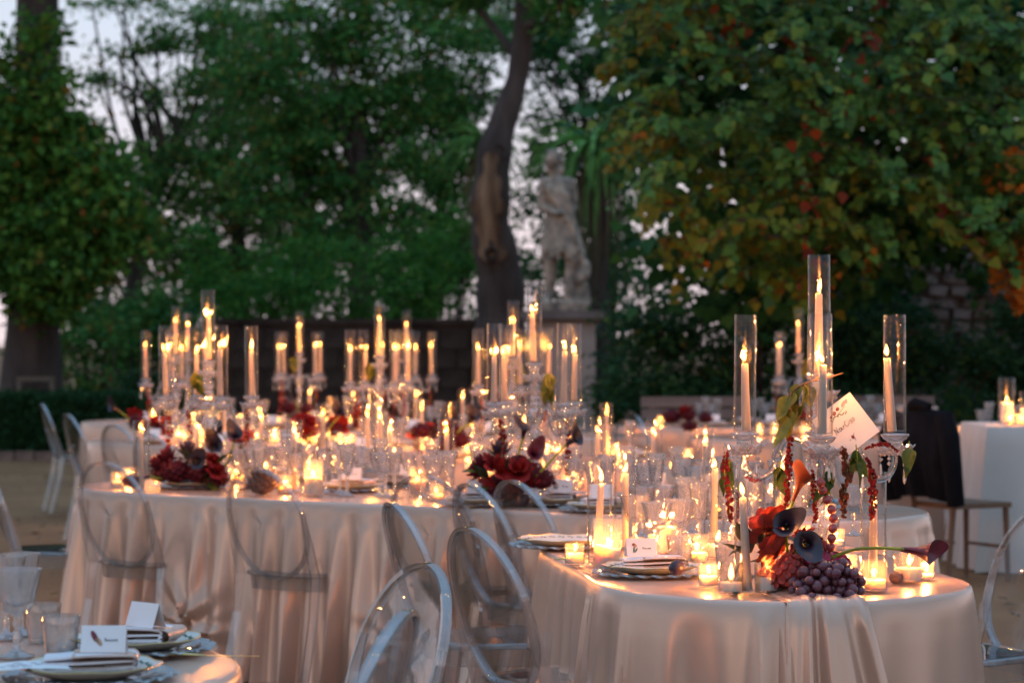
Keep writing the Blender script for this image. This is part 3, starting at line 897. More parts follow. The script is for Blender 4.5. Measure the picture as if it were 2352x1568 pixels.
# ---- autumn canopy on the right, large leaves, hanging from a wall-side tree
def big_leaves(name, centres, rad, per, size, mat, parent, rng=RNG, flat=0.9):
    n = len(centres) * per
    c = np.repeat(np.asarray(centres), per, axis=0)
    p = c + rng.normal(size=(n, 3)) * .55 * rad * np.array([1, 1, flat])
    nrm = rng.normal(size=(n, 3)) * .75 + np.array([0, -.55, .55]); nrm /= np.linalg.norm(nrm, axis=1)[:, None]
    t = rng.normal(size=(n, 3)) * .6 + np.array([0, -.1, -.8]); t -= nrm * (t * nrm).sum(1)[:, None]; t /= np.linalg.norm(t, axis=1)[:, None]
    b = np.cross(nrm, t)
    s = size * (.5 + .85 * rng.random(n) ** 1.5)
    shp = np.array([(0, 0, 0), (.05, .30, .10), (.30, .52, .06), (.55, .34, .10), (1.0, 0, -.06), (.55, -.34, .10), (.30, -.52, .06), (.05, -.30, .10), (.42, 0, -.03)])
    V = p[:, None, :] + s[:, None, None] * (shp[None, :, 0:1] * t[:, None] + shp[None, :, 1:2] * b[:, None] + shp[None, :, 2:3] * nrm[:, None])
    tr = np.array([(8, i, (i + 1) % 8) for i in range(8)])
    Fq = (np.arange(n)[:, None, None] * 9 + tr[None]).reshape(-1, 3)
    return link(name, npmesh(name, V.reshape(-1, 3), Fq, mat, False), parent)
ct = place('plane_tree', None, [], (W(2560, 900, 21).x, 21.6, 0), 0, 'large overhanging tree with green and red autumn leaves', 'tree')
off = Vector(ct.location)
mb = MB()
mb.tube([(0, 0, -.05), (.05, 0, 1.2), (-.05, -.1, 2.4), (-.3, -.2, 4.0), (-.4, -.3, 6.0)], [.3, .25, .22, .18, .12], 12)
for e in ((1560, 300), (1700, 120), (1850, 420), (2000, 250), (1750, 560), (2150, 120)):
    limb(mb, [(-.15, -.1, random.uniform(3.0, 4.2)), (W(e[0], e[1], 20.9) - off) * .5 + Vector((0, .5, 2.1)), W(e[0], e[1], 20.9) - off], .07, .015, 6, .03)
limb(mb, [W(2110, 60, 18.9) - off, W(2075, 160, 18.8) - off, W(2052, 210, 18.8) - off], .016, .008, 6)
limb(mb, [W(2075, 160, 18.8) - off, W(2098, 205, 18.8) - off], .010, .006, 6)
link('trunk', mb.mesh('trunk', M['bark']), ct)
def canopy_pts(n, rng=RNG):
    out = []
    while len(out) < n:
        x = rng.uniform(1430, 2480); y = rng.uniform(-120, 720)
        # lower edge of the canopy and its ragged left side
        lo = np.interp(x, [1430, 1480, 1560, 1680, 1800, 1900, 2000, 2100, 2250, 2352, 2480], [300, 590, 650, 705, 700, 660, 600, 545, 535, 590, 640])
        le = np.interp(y, [-120, 100, 250, 400, 560, 640], [1400, 1450, 1440, 1490, 1500, 1540])
        gap = math.sin(x / 58 + 1.4 * math.sin(y / 47)) * math.sin(y / 44 + 1.2 * math.sin(x / 71)) > -.42
        if gap and y < lo + rng.normal() * 16 and x > le + rng.normal() * 18:
            out.append((x, y))
    return out
def sprays(name, anchors, mat, parent, L=.42, nleaf=13, size=.088, rng=RNG, nt=3):
    """leaves set along drooping twigs, overlapping like shingles"""
    P_, T_, N_ = [], [], []
    tw = MB()
    for a in anchors:
        for q in range(nt):
            an = rng.uniform(0, 2 * PI)
            d_ = np.array([math.cos(an), math.sin(an) * .8 - .35, rng.uniform(-.25, .25)]); d_ /= np.linalg.norm(d_)
            ll = L * rng.uniform(.6, 1.25); dr = rng.uniform(.35, .9) * ll
            pts = [np.asarray(a) + d_ * ll * t - np.array([0, 0, dr * t * t]) for t in np.linspace(0, 1, 5)]
            tw.tube(pts, [.007, .006, .005, .004, .003], 4, cap=False)
            sd = np.cross(d_, [0, 0, 1.0])
            for k in range(nleaf):
                t = (k + .6) / nleaf
                p = np.asarray(a) + d_ * ll * t - np.array([0, 0, dr * t * t])
                side = 1 if k % 2 else -1
                td = sd * side * rng.uniform(.35, .8) + d_ * .35 + np.array([0, 0, -rng.uniform(.45, 1.0)]) + rng.normal(size=3) * .18
                nm = np.array([0, -.55, .85]) + d_ * .35 + rng.normal(size=3) * .35
                P_.append(p + rng.normal(size=3) * .012); T_.append(td); N_.append(nm)
    p, t, nrm = np.array(P_), np.array(T_), np.array(N_)
    n = len(p)
    nrm /= np.linalg.norm(nrm, axis=1)[:, None]
    t -= nrm * (t * nrm).sum(1)[:, None]; t /= np.linalg.norm(t, axis=1)[:, None]
    b = np.cross(nrm, t)
    s_ = size * (.55 + .8 * rng.random(n) ** 1.3)
    cup = rng.uniform(.02, .16, n)[:, None]
    shp = np.array([(0, 0, 0), (.04, .26, 1), (.26, .50, .9), (.52, .36, .8), (1.0, 0, -1.2), (.52, -.36, .8), (.26, -.50, .9), (.04, -.26, 1), (.42, 0, -.3)])
    V = p[:, None, :] + s_[:, None, None] * (shp[None, :, 0:1] * t[:, None] + shp[None, :, 1:2] * b[:, None] + shp[None, :, 2:3] * cup[:, :, None] * nrm[:, None])
    tr = np.array([(8, i, (i + 1) % 8) for i in range(8)])
    link(name, npmesh(name, V.reshape(-1, 3), (np.arange(n)[:, None, None] * 9 + tr[None]).reshape(-1, 3), mat), parent)
    return tw
cp = canopy_pts(430)
kind_g, kind_o, kind_r = [], [], []
for x, y in cp:
    p = W(x, y - 45, RNG.uniform(18.5, 21.0)) - off
    # lower and outer boughs turn first
    turn = .16 + .45 * max(0, (y - 330) / 340) + (.22 if x < 1580 else 0)
    u = RNG.random()
    (kind_o if u < turn else kind_r if u > .955 else kind_g).append(p)
tw1 = sprays('crown', kind_g, M['leaf_right'], ct)
tw2 = sprays('turning_leaves', kind_o, M['leaf_olive'], ct)
tw3 = sprays('rust_leaves', kind_r, M['leaf_red'], ct, L=.30, size=.07, nt=2)
mb = MB()
for t_ in (tw1, tw2, tw3): mb.add(t_.v, t_.f)
link('twigs', mb.mesh('twigs', M['bark']), ct)
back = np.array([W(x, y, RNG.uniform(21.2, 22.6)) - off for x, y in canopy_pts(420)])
big_leaves('inner_leaves', back, .42, 24, .15, M['leaf_fardark'], ct)  # darker leaf colour stands in for the shade deep in the crown
reds = [(1870, 330), (1890, 440), (1660, 60), (1990, 180), (1860, 610), (2160, 330)]
big_leaves('red_leaves', np.array([W(x, y, RNG.uniform(18.4, 18.9)) - off for x, y in reds]), .20, 11, .085, M['leaf_red'], ct, flat=1.3)
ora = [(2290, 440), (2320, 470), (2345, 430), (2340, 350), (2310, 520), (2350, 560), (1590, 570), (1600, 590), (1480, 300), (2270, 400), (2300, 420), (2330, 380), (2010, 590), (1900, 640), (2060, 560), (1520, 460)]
big_leaves('orange_and_glow_leaves', np.array([W(x, y, RNG.uniform(18.5, 19.2)) - off for x, y in ora]), .09, 5, .07, M['leaf_orange_glow'], ct)  # clumps at the right edge carry lamp glow as colour; others are autumn
op = place('orange_glow_shrub', None, [], (W(2362, 640, 19).x, 19.0, 0), 0, 'shrub at the edge of the rubble wall, lamp glow painted orange', 'shrub')  # its orange is the glow of a lamp painted into the leaves
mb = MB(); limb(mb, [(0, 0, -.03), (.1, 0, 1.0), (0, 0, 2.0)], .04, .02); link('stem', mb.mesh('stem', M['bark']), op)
big_leaves('crown', np.array([Vector((RNG.normal() * .16, RNG.normal() * .2, 1.92 + RNG.normal() * .17)) for k in range(14)]), .13, 16, .10, M['leaf_orange_glow'], op)

# ---- rubble wall and the dark planting in front of it
rw0, rw1, ry = W(1880, 600, 24.5).x, W(2480, 600, 24.5).x, 24.6
mb = MB(); mb.box((0, .25, 1.6), (rw1 - rw0, .5, 3.2))
rs = []
rm_ = [MB() for _ in range(4)]
for q, b in enumerate(rm_):
    vs, fs = [], []
    b.box((0, 0, 0), (.20 + .04 * q, .105 - .012 * (q % 2), .10), taper=.80, T=Matrix.Rotation(PI / 2, 4, 'X'))
    b.v = [(x + random.uniform(-.022, .022), y + random.uniform(-.012, .012), z_ + random.uniform(-.018, .018)) for x, y, z_ in b.v]
rms = [b.mesh('stone', M['wall_stone'], False) for b in rm_]
z = 1.30
while z < 2.75:
    x = -(rw1 - rw0) / 2 + .2 + random.uniform(0, .15)
    while x < (rw1 - rw0) / 2 - .25 and len(rs) < 296:
        q = random.randrange(4)
        rs.append(part('stone', rms[q], loc=(x + .15, -.03 + random.uniform(-.02, .02), z + random.uniform(-.012, .012)), rot=(random.uniform(-.1, .1), random.uniform(-.06, .06), random.uniform(-.08, .08))))
        x += .215 + .038 * q + random.uniform(.0, .02)
    z += .122
wall_ = place('rubble_wall', mb.mesh('rubble_wall', M['mortar'], False), rs, ((rw0 + rw1) / 2, ry, 0), 0, 'old rubble stone wall glimpsed below the autumn canopy', 'wall')
q_ = np.stack([RNG.uniform(-1.35, 1.35, 46), RNG.uniform(-.22, -.10, 46), RNG.uniform(1.1, 2.7, 46)], -1)
q_ = q_[np.abs(q_[:, 0] - .10 + .2 * np.sin(q_[:, 2] * 4)) > .30]
leaves('ivy', q_, .16, 40, .085, M['leaf_darkgreen'], wall_, aspect=.8, droop=.6)
shrub('climbing_shrub', 'dark green shrubbery below the autumn canopy, right of the statue', [(1500, 820, 130, 170, 23), (1640, 800, 150, 150, 23), (1800, 830, 170, 150, 23.2), (1460, 930, 110, 90, 22.6), (1600, 930, 160, 60, 22.4)], M['leaf_darkgreen'], leaf=.075, lai=3.2, crad=.22)
shrub('wall_shrub', 'dark leafy shrub at the foot of the rubble wall', [(2000, 810, 150, 110, 23.2), (2200, 880, 180, 110, 23.0), (2080, 790, 60, 80, 23.4), (2360, 850, 120, 150, 23.2), (1960, 680, 60, 80, 23.6), (2040, 650, 40, 60, 23.7), (2330, 720, 50, 70, 23.5)], M['leaf_darkgreen'], leaf=.08, lai=3.0, crad=.22)
shrub('grey_shrub', 'bushy shrub growing behind the rows of tables by the wall', [(1750, 700, 130, 70, 22.6), (2100, 960, 250, 70, 22.0), (1800, 950, 220, 70, 22.4)], M['leaf_darkgreen'], leaf=.08, lai=3.0, crad=.22)

# ---- slatted timber benches
def bench(x, y, w, rz, label):
    sl = MB(); sl.box((0, 0, 0), (w, .022, .085)); slm = sl.mesh('slat', M['bench'], False)
    ss = MB(); ss.box((0, 0, 0), (w, .08, .025)); ssm = ss.mesh('slat', M['bench'], False)
    lg = MB(); lg.box((0, 0, .2), (.06, .06, .42)); lgm = lg.mesh('leg', M['bench'], False)
    ps = MB(); ps.box((0, 0, .22), (.06, .05, .5)); psm = ps.mesh('post', M['bench'], False)
    kids = [part('slat', slm, loc=(0, .27 + .02 * k, .50 + .098 * k), rot=(-.2, 0, 0)) for k in range(5)]
    kids += [part('slat', ssm, loc=(0, -.2 + .095 * k, .425)) for k in range(5)]
    for sx_ in (-1, 1):
        kids += [part('leg', lgm, loc=(sx_ * (w / 2 - .1), -.18, 0)), part('leg', lgm, loc=(sx_ * (w / 2 - .1), .2, 0)), part('post', psm, loc=(sx_ * (w / 2 - .1), .29, .42), rot=(-.2, 0, 0))]
    place('garden_bench', None, kids, (x, y, 0), rz, label, 'bench')
bench(1.56, 19.6, .92, .12, 'grey slatted garden bench in front of the shrubbery')
bench(3.08, 19.9, .85, -.08, 'grey slatted bench behind the jacket-draped chair')

# ================================================================== TABLES AND CLOTHS
TZ = 0.75
def stadium(c0, c1, r):
    """outline function over 0..1 of a straight table with round ends"""
    c0, c1 = Vector((*c0, 0)), Vector((*c1, 0))
    a = (c1 - c0); L = a.length; a.normalize(); nrm = Vector((a.y, -a.x, 0))     # nrm points right of the axis
    per = 2 * L + 2 * PI * r
    def f(t, off):
        s_ = (t % 1.0) * per
        if s_ < L:
            return c0 + a * s_ + nrm * (r + off), nrm
        s_ -= L
        if s_ < PI * r:
            an = s_ / r; dr = nrm * math.cos(an) + a * math.sin(an)
            return c1 + dr * (r + off), dr
        s_ -= PI * r
        if s_ < L:
            return c1 - a * s_ - nrm * (r + off), -nrm
        s_ -= L
        an = s_ / r; dr = -nrm * math.cos(an) - a * math.sin(an)
        return c0 + dr * (r + off), dr
    return f, per

def cloth(outline, per, mat, seed, step=0.014, amp=0.05, wl_=0.17, z_top=TZ, base=0.012, sharp=1.0, wrinkle=0.0025, nrow=14, knots=(), swags=()):
    rnd = random.Random(seed)
    n = int(per / step)
    waves = [(rnd.uniform(.6, 1.5) * 2 * PI / wl_, rnd.uniform(0, 6.28), rnd.uniform(.3, 1)) for _ in range(5)]
    waves = [(round(k * per / (2 * PI)) * 2 * PI / per, p, w) for k, p, w in waves]
    low = [(round(rnd.uniform(1.0, 3.0) * per) * 2 * PI / per, rnd.uniform(0, 6.28)) for _ in range(2)]
    tot = sum(w for _, _, w in waves)
    def fold(s_, depth):
        v = sum(w * math.sin(k * s_ + p + depth * math.sin(k * .37 * s_ + p) * .8) for k, p, w in waves) / tot
        e = .55 + .45 * math.sin(low[0][0] * s_ + low[0][1]) * math.sin(low[1][0] * s_ + low[1][1])
        return (math.copysign(abs(v) ** sharp, v)) * e
    rows = []
    top = [(-.9995, 0), (-.60, 0), (-.30, 0), (-.14, 0), (-.06, 0), (-.025, 0)]
    R = outline(0, 0)
    r_ = min((outline(.5 * k / 8, 0)[0] - outline(.5 * k / 8, -1)[0]).length for k in range(1)) or 1
    for off, _ in top:
        row = []
        for i in range(n):
            p, _n = outline(i / n, off * RAD)
            row.append((p.x, p.y, z_top + wrinkle * math.sin(9 * p.x + 5 * p.y + seed) * math.cos(7 * p.y - 3 * p.x) * (1 if off > -.9 else 0)))
        rows.append(row)
    for o_, z in ((-.010, z_top), (-.003, z_top - .004), (.001, z_top - .014)):
        rows.append([(lambda p: (p.x, p.y, z))(outline(i / n, o_)[0]) for i in range(n)])
    for k in range(1, nrow + 1):
        t = k / nrow
        dep = t ** .8
        z = z_top - .014 - (z_top - .014 - base) * t
        row = []
        for i in range(n):
            s_ = i / n * per
            fo = fold(s_, t)
            off_ = .004 + .018 * t + amp * dep * (fo + .35) * (1 if t > .1 else .8)
            for ws, ww, wk, wa in swags:                   # bunched lengths: finer, deeper folds
                e_ = math.exp(-((s_ - ws) / ww) ** 2)
                if e_ > .01:
                    off_ += e_ * wa * dep ** .6 * (1.1 + math.sin(wk * (s_ - ws) + 1.2 * math.sin(wk * .31 * (s_ - ws)) - 2.0 * t * (s_ - ws) / ww))
            for ks, kz, kr in knots:                       # cloth pinched up to a knot: folds run out from it
                dx_, dz_ = s_ - ks, z - kz
                rr_ = math.hypot(dx_, dz_)
                if rr_ < 3 * kr:
                    th_ = math.atan2(dz_, dx_)
                    g_ = math.exp(-(rr_ / kr) ** 2) * min(1, rr_ / .05)
                    off_ = off_ * (1 - .8 * math.exp(-(rr_ / kr) ** 2)) + .05 * math.exp(-(rr_ / kr) ** 2)
                    off_ += .030 * g_ * (.6 * math.sin(8 * th_ + 1.7 * math.sin(2 * th_ + 1)) + .4 * math.sin(13 * th_ + 2 + 1.2 * math.sin(3 * th_))) - .035 * math.exp(-(rr_ / .045) ** 2)
            p, _n = outline((i / n) + .0015 * math.sin(s_ * 31 + 4 * t) * t, off_)
            row.append((p.x, p.y, z))
        rows.append(row)
    mb = MB(); mb.grid(rows, closed_u=True)
    return mb.mesh('tablecloth', mat)

TABLES = {}
def table(key, c0, c1, r, label, seed, mat='satin', group='satin covered dining tables', **kw):
    global RAD
    RAD = r
    f, per = stadium(c0, c1, r)
    cx_, cy_ = (c0[0] + c1[0]) / 2, (c0[1] + c1[1]) / 2
    cx_, cy_ = round(cx_, 3), round(cy_, 3)
    g = lambda t, o: (lambda q: (q[0] - Vector((cx_, cy_, 0)), q[1]))(f(t, o))
    tb = MB()
    ring = [g(i / 48, -.02)[0] for i in range(48)]
    v = [(p.x, p.y, TZ - .03) for p in ring] + [(p.x, p.y, TZ - .008) for p in ring]
    tb.add(v, [tuple(range(47, -1, -1)), tuple(range(48, 96))] + [(i, (i + 1) % 48, 48 + (i + 1) % 48, 48 + i) for i in range(48)])
    lg = MB(); lg.lathe([(.03, 0), (.025, TZ - .03)], 8, cap0=True); lgm = lg.mesh('leg', M['chair_wood'])
    a = Vector((c1[0] - c0[0], c1[1] - c0[1], 0)); L = a.length; a.normalize(); nn = Vector((a.y, -a.x, 0))
    legs = [part('leg', lgm, loc=tuple(a * (sx_ * (L / 2)) + nn * (sy_ * r * .6))) for sx_ in (-1, 1) for sy_ in (-1, 1)]
    place('dining_table', tb.mesh('dining_table', M['chair_wood'], False), legs, (cx_, cy_, 0), 0, label + ', hidden below its cloth', 'table', group)
    cm = cloth(g, per, M[mat], seed, **kw)
    o = place('tablecloth', cm, [], (cx_, cy_, 0), 0, 'floor-length champagne satin cloth on the ' + label, 'tablecloth', 'satin tablecloths')
    TABLES[key] = dict(f=f, per=per, c0=Vector((*c0, 0)), c1=Vector((*c1, 0)), a=a, n=nn, r=r, L=L)
    return o

# the near cloth: arc lengths of its front edge that are bunched
def arc_of(px, c0, c1, r):
    f, per = stadium(c0, c1, r)
    return min(((abs(CX + F * f(i / 900, 0)[0].x / f(i / 900, 0)[0].y - px), i / 900 * per) for i in range(900) if f(i / 900, 0)[1].y < .25))[1]
AC = ((.72, 6.45), (.585, 7.50), .50)
A_SW = ((arc_of(1360, *AC), .10, 2 * PI / .034, .012), (arc_of(1440, *AC), .08, 2 * PI / .030, .010), (arc_of(1800, *AC), .10, 2 * PI / .085, .034), (arc_of(2010, *AC), .10, 2 * PI / .085, .034))
LC0, LC1 = (-1.35, 10.77), (1.0, 9.17)
table('A', (.72, 6.45), (.585, 7.50), .50, 'near oval table with the leaning name card', 3, amp=.10, wl_=.22, nrow=28, swags=A_SW)
table('C', (-1.15, 4.70), (-2.4, 5.05), .62, 'front corner table with two white napkins', 5, amp=.035, wl_=.20)
table('L', LC0, LC1, .575, 'long middle table with gathered skirts', 11, amp=.15, wl_=.125, sharp=.9, nrow=44, knots=((.42, .20, .17), (1.55, .22, .17)))
table('M', (-2.2, 15.7), (.6, 12.9), .55, 'long table behind the middle one', 17, step=.03, amp=.05, wl_=.2)
table('N', (-2.9, 19.4), (.4, 16.6), .55, 'farthest long table by the hedge', 23, step=.035, amp=.05, wl_=.2)
table('R', (1.75, 16.2), (4.2, 16.6), .575, 'long table below the shrubbery', 29, step=.035, amp=.05, wl_=.2)
table('S', (1.25, 18.5), (3.0, 18.75), .5, 'rearmost table before the benches', 31, step=.04, amp=.05, wl_=.2)

# buffet table under white linen with straight sides
bx0, bx1, by0, by1, bz = 2.86, 4.4, 14.55, 15.4, .88
mb = MB()
def rect(o_, z):
    pts = []
    cor = [(bx0 - o_, by0 - o_), (bx1 + o_, by0 - o_), (bx1 + o_, by1 + o_), (bx0 - o_, by1 + o_)]
    for i in range(4):
        a_, b_ = cor[i], cor[(i + 1) % 4]
        for k in range(24):
            t = k / 24
            pts.append([a_[0] + (b_[0] - a_[0]) * t - (bx0 + bx1) / 2, a_[1] + (b_[1] - a_[1]) * t - (by0 + by1) / 2, z])
    return pts
rows = [rect(-.42, bz), rect(-.1, bz), rect(-.006, bz), rect(.003, bz - .012)]
for k in range(1, 9):
    t = k / 8
    rr = rect(.003 + .09 * t, bz - .012 - (bz - .02) * t)
    for i, p in enumerate(rr):
        q = .05 * t * math.sin(i * .9 + 1.3 * math.sin(i * .31))
        p[0] += q * (1 if (i // 24) % 2 else .2); p[1] += q * (.2 if (i // 24) % 2 else 1)
    rows.append(rr)
mb.grid(rows, closed_u=True)
place('tablecloth', mb.mesh('tablecloth', M['linen']), [], ((bx0 + bx1) / 2, (by0 + by1) / 2, 0), 0, 'white linen cloth on the tall buffet table', 'tablecloth')
mb = MB(); mb.box((0, 0, bz - .03), (bx1 - bx0 - .03, by1 - by0 - .03, .04)); lg = MB(); lg.box((0, 0, bz / 2 - .025), (.05, .05, bz - .05)); lgm = lg.mesh('leg', M['chair_wood'], False)
place('buffet_table', mb.mesh('buffet_table', M['chair_wood'], False), [part('leg', lgm, loc=(sx_ * .68, sy_ * .36, 0)) for sx_ in (-1, 1) for sy_ in (-1, 1)],
      ((bx0 + bx1) / 2, (by0 + by1) / 2, 0), 0, 'tall buffet table hidden under white linen', 'table')

# satin lengths thrown over the near table edge
def runner(E, nrm, w0, w1, pleats, amp, label, top_len=.22, drop=.70, skew=0.0, seed=0, spread=1.0):
    """a gathered length of satin: lies on the table, breaks over the edge, falls in pleats"""
    rnd = random.Random(seed)
    E = Vector((*E, TZ)); nrm = Vector((*nrm, 0)).normalized(); tg = Vector((-nrm.y, nrm.x, 0))
    nu, rows = 56, []
    ph = [rnd.uniform(0, 6.28) for _ in range(3)]
    path = [(-top_len * (1 - k / 7), .006) for k in range(7)] + [(.0, .008), (.012, .002), (.020, -.012)]
    path += [(.024 + .05 * (k / 13), -.012 - drop * (k / 13)) for k in range(1, 14)]
    for k, (o_, z) in enumerate(path):
        t = max(0, -z / drop)
        w = w0 + (w1 - w0) * min(1, t * 1.1) ** .8 + (.10 * max(0, -o_) if z > 0 else 0)
        row = []
        for i in range(nu):
            u = i / (nu - 1) * 2 - 1
            q = u + .10 * math.sin(3 * u + ph[0] + 2 * t)
            f = math.sin(pleats * PI * q + ph[1]) * .6 + math.sin(pleats * 1.7 * PI * q + ph[2] + t) * .4
            lift = amp * (.35 + .9 * t) * (f + .9) * (1 - u ** 6)
            tuck = -.012 if abs(u) > .97 else 0
            if z > -.005:
                p = E + nrm * o_ + tg * (u * w / 2) + Vector((0, 0, z + lift * .55 + tuck * .6))
            else:
                p = E + nrm * (o_ + lift + tuck) + tg * (u * w / 2 + skew * t) + Vector((0, 0, z + lift * .2))
            row.append(p - E)
        rows.append(row)
    mb = MB(); mb.grid(rows)
    me = mb.mesh('satin_runner', M['satin'], angle=80)
    return place('satin_runner', me, [], E, 0, label, 'table runner', 'satin lengths over the near table')
fA = TABLES['A']['f']
def edge_at(key, px):
    """point of the near edge of a table below a picture column"""
    best = None
    for i in range(720):
        p, nn = TABLES[key]['f'](i / 720, 0)
        if nn.y < .25:
            d_ = abs(CX + F * p.x / p.y - px)
            if best is None or d_ < best[0]:
                best = (d_, p, nn)
    return best[1], best[2]
for px, w0, w1, pl, am, sk, sd, lab in ((1895, .20, .36, 3, .032, .07, 4, 'blush satin length bunched over the front edge below the grapes'),):
    p, nn = edge_at('A', px)
    runner((p.x, p.y), (nn.x, nn.y), w0, w1, pl, am, lab, skew=sk, seed=sd)

# ================================================================== CLEAR CHAIRS
def oval_pts(n, w, h, zc):
    """oval back outline: x across, z up, slightly egg-shaped"""
    out = []
    for i in range(n):
        a = 2 * PI * i / n
        x = w / 2 * math.cos(a); z = zc + h / 2 * math.sin(a)
        x *= 1 - .06 * math.sin(a) * (1 if math.sin(a) < 0 else -.4)
        out.append((x, z))
    return out
BW, BH, BZ = .395, .455, .665
def back_y(z):                       # the back leans away from the sitter and is bowed
    return -.205 - .30 * (z - .45)
def make_chair():
    # oval panel: a shallow dish
    mb = MB(); rows = []
    O = oval_pts(40, BW - .02, BH - .02, BZ)
    for j in range(6):
        t = j / 5
        rows.append([(x * t, back_y(BZ + (z - BZ) * t) - .028 * (1 - t * t) - .012 * (1 - (2 * x / BW) ** 2), BZ + (z - BZ) * t) for x, z in O])
    front = rows
    backr = [[(x, y - .007, z) for x, y, z in r] for r in reversed(rows)]
    mb.grid(front[0:] + backr, closed_u=True)
    panel = mb.mesh('back_panel', M['acrylic_panel'], angle=60)
    # rim: flat band 34 mm deep, 12 mm thick, running round the oval
    mb = MB(); O = oval_pts(56, BW, BH, BZ); rows = []
    O2 = oval_pts(56, BW - .022, BH - .022, BZ)
    prof = [(0, .0115), (0, -.0115), (1, -.0115), (1, .0115), (0, .0115)]
    for q, dy in prof:
        rows.append([((O[i] if q == 0 else O2[i])[0], back_y(O[i][1]) - .012 * (1 - (2 * O[i][0] / BW) ** 2) + dy, (O[i] if q == 0 else O2[i])[1]) for i in range(56)])
    mb.grid(rows, closed_u=True)
    rim = mb.mesh('back_rim', M['acrylic_rim'], angle=50)
    # seat: rounded trapezoid slab
    def seat_out(o_):
        pts = []
        for i in range(48):
            a = 2 * PI * i / 48
            c, s_ = math.cos(a), math.sin(a)
            k = (abs(c) ** 5 + abs(s_) ** 5) ** (-1 / 5)
            x, y = k * c, k * s_
            wd = .235 + .025 * y - (.0 if y > -.2 else .02 * (-y))
            pts.append(((wd + o_) * x, (.225 + o_) * y))
        return pts
    mb = MB()
    rows = [[(x, y, z) for x, y in seat_out(o_)] for o_, z in ((-.2, .462), (-.04, .464), (-.006, .466), (0, .462), (0, .452), (-.006, .448), (-.2, .447))]
    mb.grid(rows, closed_u=True)
    seat = mb.mesh('seat', M['acrylic'], angle=50)
    mb = MB()
    rows = [[(x, y, z) for x, y in seat_out(o_)] for o_, z in ((-.012, .447), (-.016, .395), (-.026, .395), (-.024, .447))]
    mb.grid(rows, closed_u=True)
    apron = mb.mesh('apron', M['acrylic'], angle=50)
    # legs: square, tapering and splayed
    def leg(top, bot, w0, w1):
        b = MB()
        vs = []
        for (c, w) in ((bot, w1), (top, w0)):
            for dx, dy in ((-1, -1), (1, -1), (1, 1), (-1, 1)):
                vs.append((c[0] + dx * w / 2, c[1] + dy * w / 2, c[2]))
        b.add(vs, [(3, 2, 1, 0), (4, 5, 6, 7), (0, 1, 5, 4), (1, 2, 6, 5), (2, 3, 7, 6), (3, 0, 4, 7)])
        return b
    fl = [leg((sx_ * .222, .196, .447), (sx_ * .225, .215, 0), .040, .026).mesh('leg', M['acrylic'], False) for sx_ in (-1, 1)]
    bl_ = []
    for sx_ in (-1, 1):
        b = MB()
        path = [(sx_ * .205, -.30, 0), (sx_ * .198, -.225, .30), (sx_ * .192, -.205, .45), (sx_ * .194, back_y(.58) - .004, .58), (sx_ * .190, back_y(.72) - .002, .72)]
        b.tube(path, [.020, .024, .026, .022, .010], 4)
        bl_.append(b.mesh('leg', M['acrylic'], False))
    return [part('seat', seat, [part('apron', apron)]), part('backrest', panel, [part('back_rim', rim)])] + [part('leg', m_) for m_ in fl + bl_]
CHAIR = make_chair()
def chair(bx, by, fx, fy, label, group='clear oval-backed chairs'):
    """bx, by: plan position of the back's top; (fx, fy): the way the sitter faces"""
    q = math.hypot(fx, fy); fx, fy = fx / q, fy / q
    off = -back_y(.88)
    return place('clear_chair', None, CHAIR, (bx + fx * off, by + fy * off, 0), math.atan2(fy, fx) - PI / 2, label, 'chair', group)
CH = [
 (-.105, 6.50, .85, .50, 'clear acrylic chair with oval back, the closest one pulled up to the near oval table'),
 (-.36, 7.50, .93, .34, 'clear chair seen nearly edge-on, behind the closest one of the near oval table'),
 (-.14, 8.50, .86, .50, 'clear chair with bright candle reflections in front of the red rose arrangement'),
 (.01, 8.72, .84, .54, 'clear chair half covering the red rose arrangement, next to its name card'),
 (-.33, 9.06, .563, .826, 'clear chair tucked in front of the votives on the middle table'),
 (-1.01, 9.58, .563, .826, 'clear chair seen from behind, below the napkin with the dark flowers'),
 (-1.69, 10.05, .563, .826, 'clear chair seen from behind at the left end of the middle table'),
 (-2.33, 10.75, .97, .22, 'clear chair cut by the left picture edge, facing the middle table'),
 (-.205, 5.43, -.86, -.50, 'clear chair turned to the front corner table, the further of its pair'),
 (-.21, 4.48, -.95, .20, 'clear chair closest to the camera, beside the front corner table'),
 (1.62, 7.35, -.93, -.36, 'clear chair at the right picture edge, standing beside the near oval table'),
 (1.58, 6.25, -.97, .22, 'clear chair cut by the right picture edge, closest to the near oval table'),
 (-3.82, 19.7, .90, .30, 'pale clear chair standing furthest left, before the clipped hedge'),
 (-3.06, 16.7, .88, .46, 'clear chair with candle glints, in front of the one by the hedge'),
 (-2.38, 14.5, .70, .71, 'clear chair at the left end of the second long table'),
 (-1.98, 13.2, .70, .71, 'clear chair with arched top in front of the second long table'),
 (.86, 17.3, .93, .30, 'clear chair tilted towards the long table below the shrubbery'),
 (.74, 15.4, .80, .60, 'clear chair nearest the tall pedestal, before the slatted bench'),
 (2.62, 15.5, -.05, .99, 'clear chair in shade beside the jacket-draped wooden chair'),
 (1.65, 15.35, .05, .99, 'clear chair pushed against the long table below the shrubbery'),
 (.16, 10.75, -.56, -.83, 'clear chair on the far side of the middle table, behind the tall candles'),
 (-.75, 11.55, -.56, -.83, 'clear chair on the far side of the middle table, behind the place cards'),
 (-1.0, 13.55, .70, .71, 'clear chair lost among candlelight in front of the second long table'),
]
for c in CH:
    chair(*c)

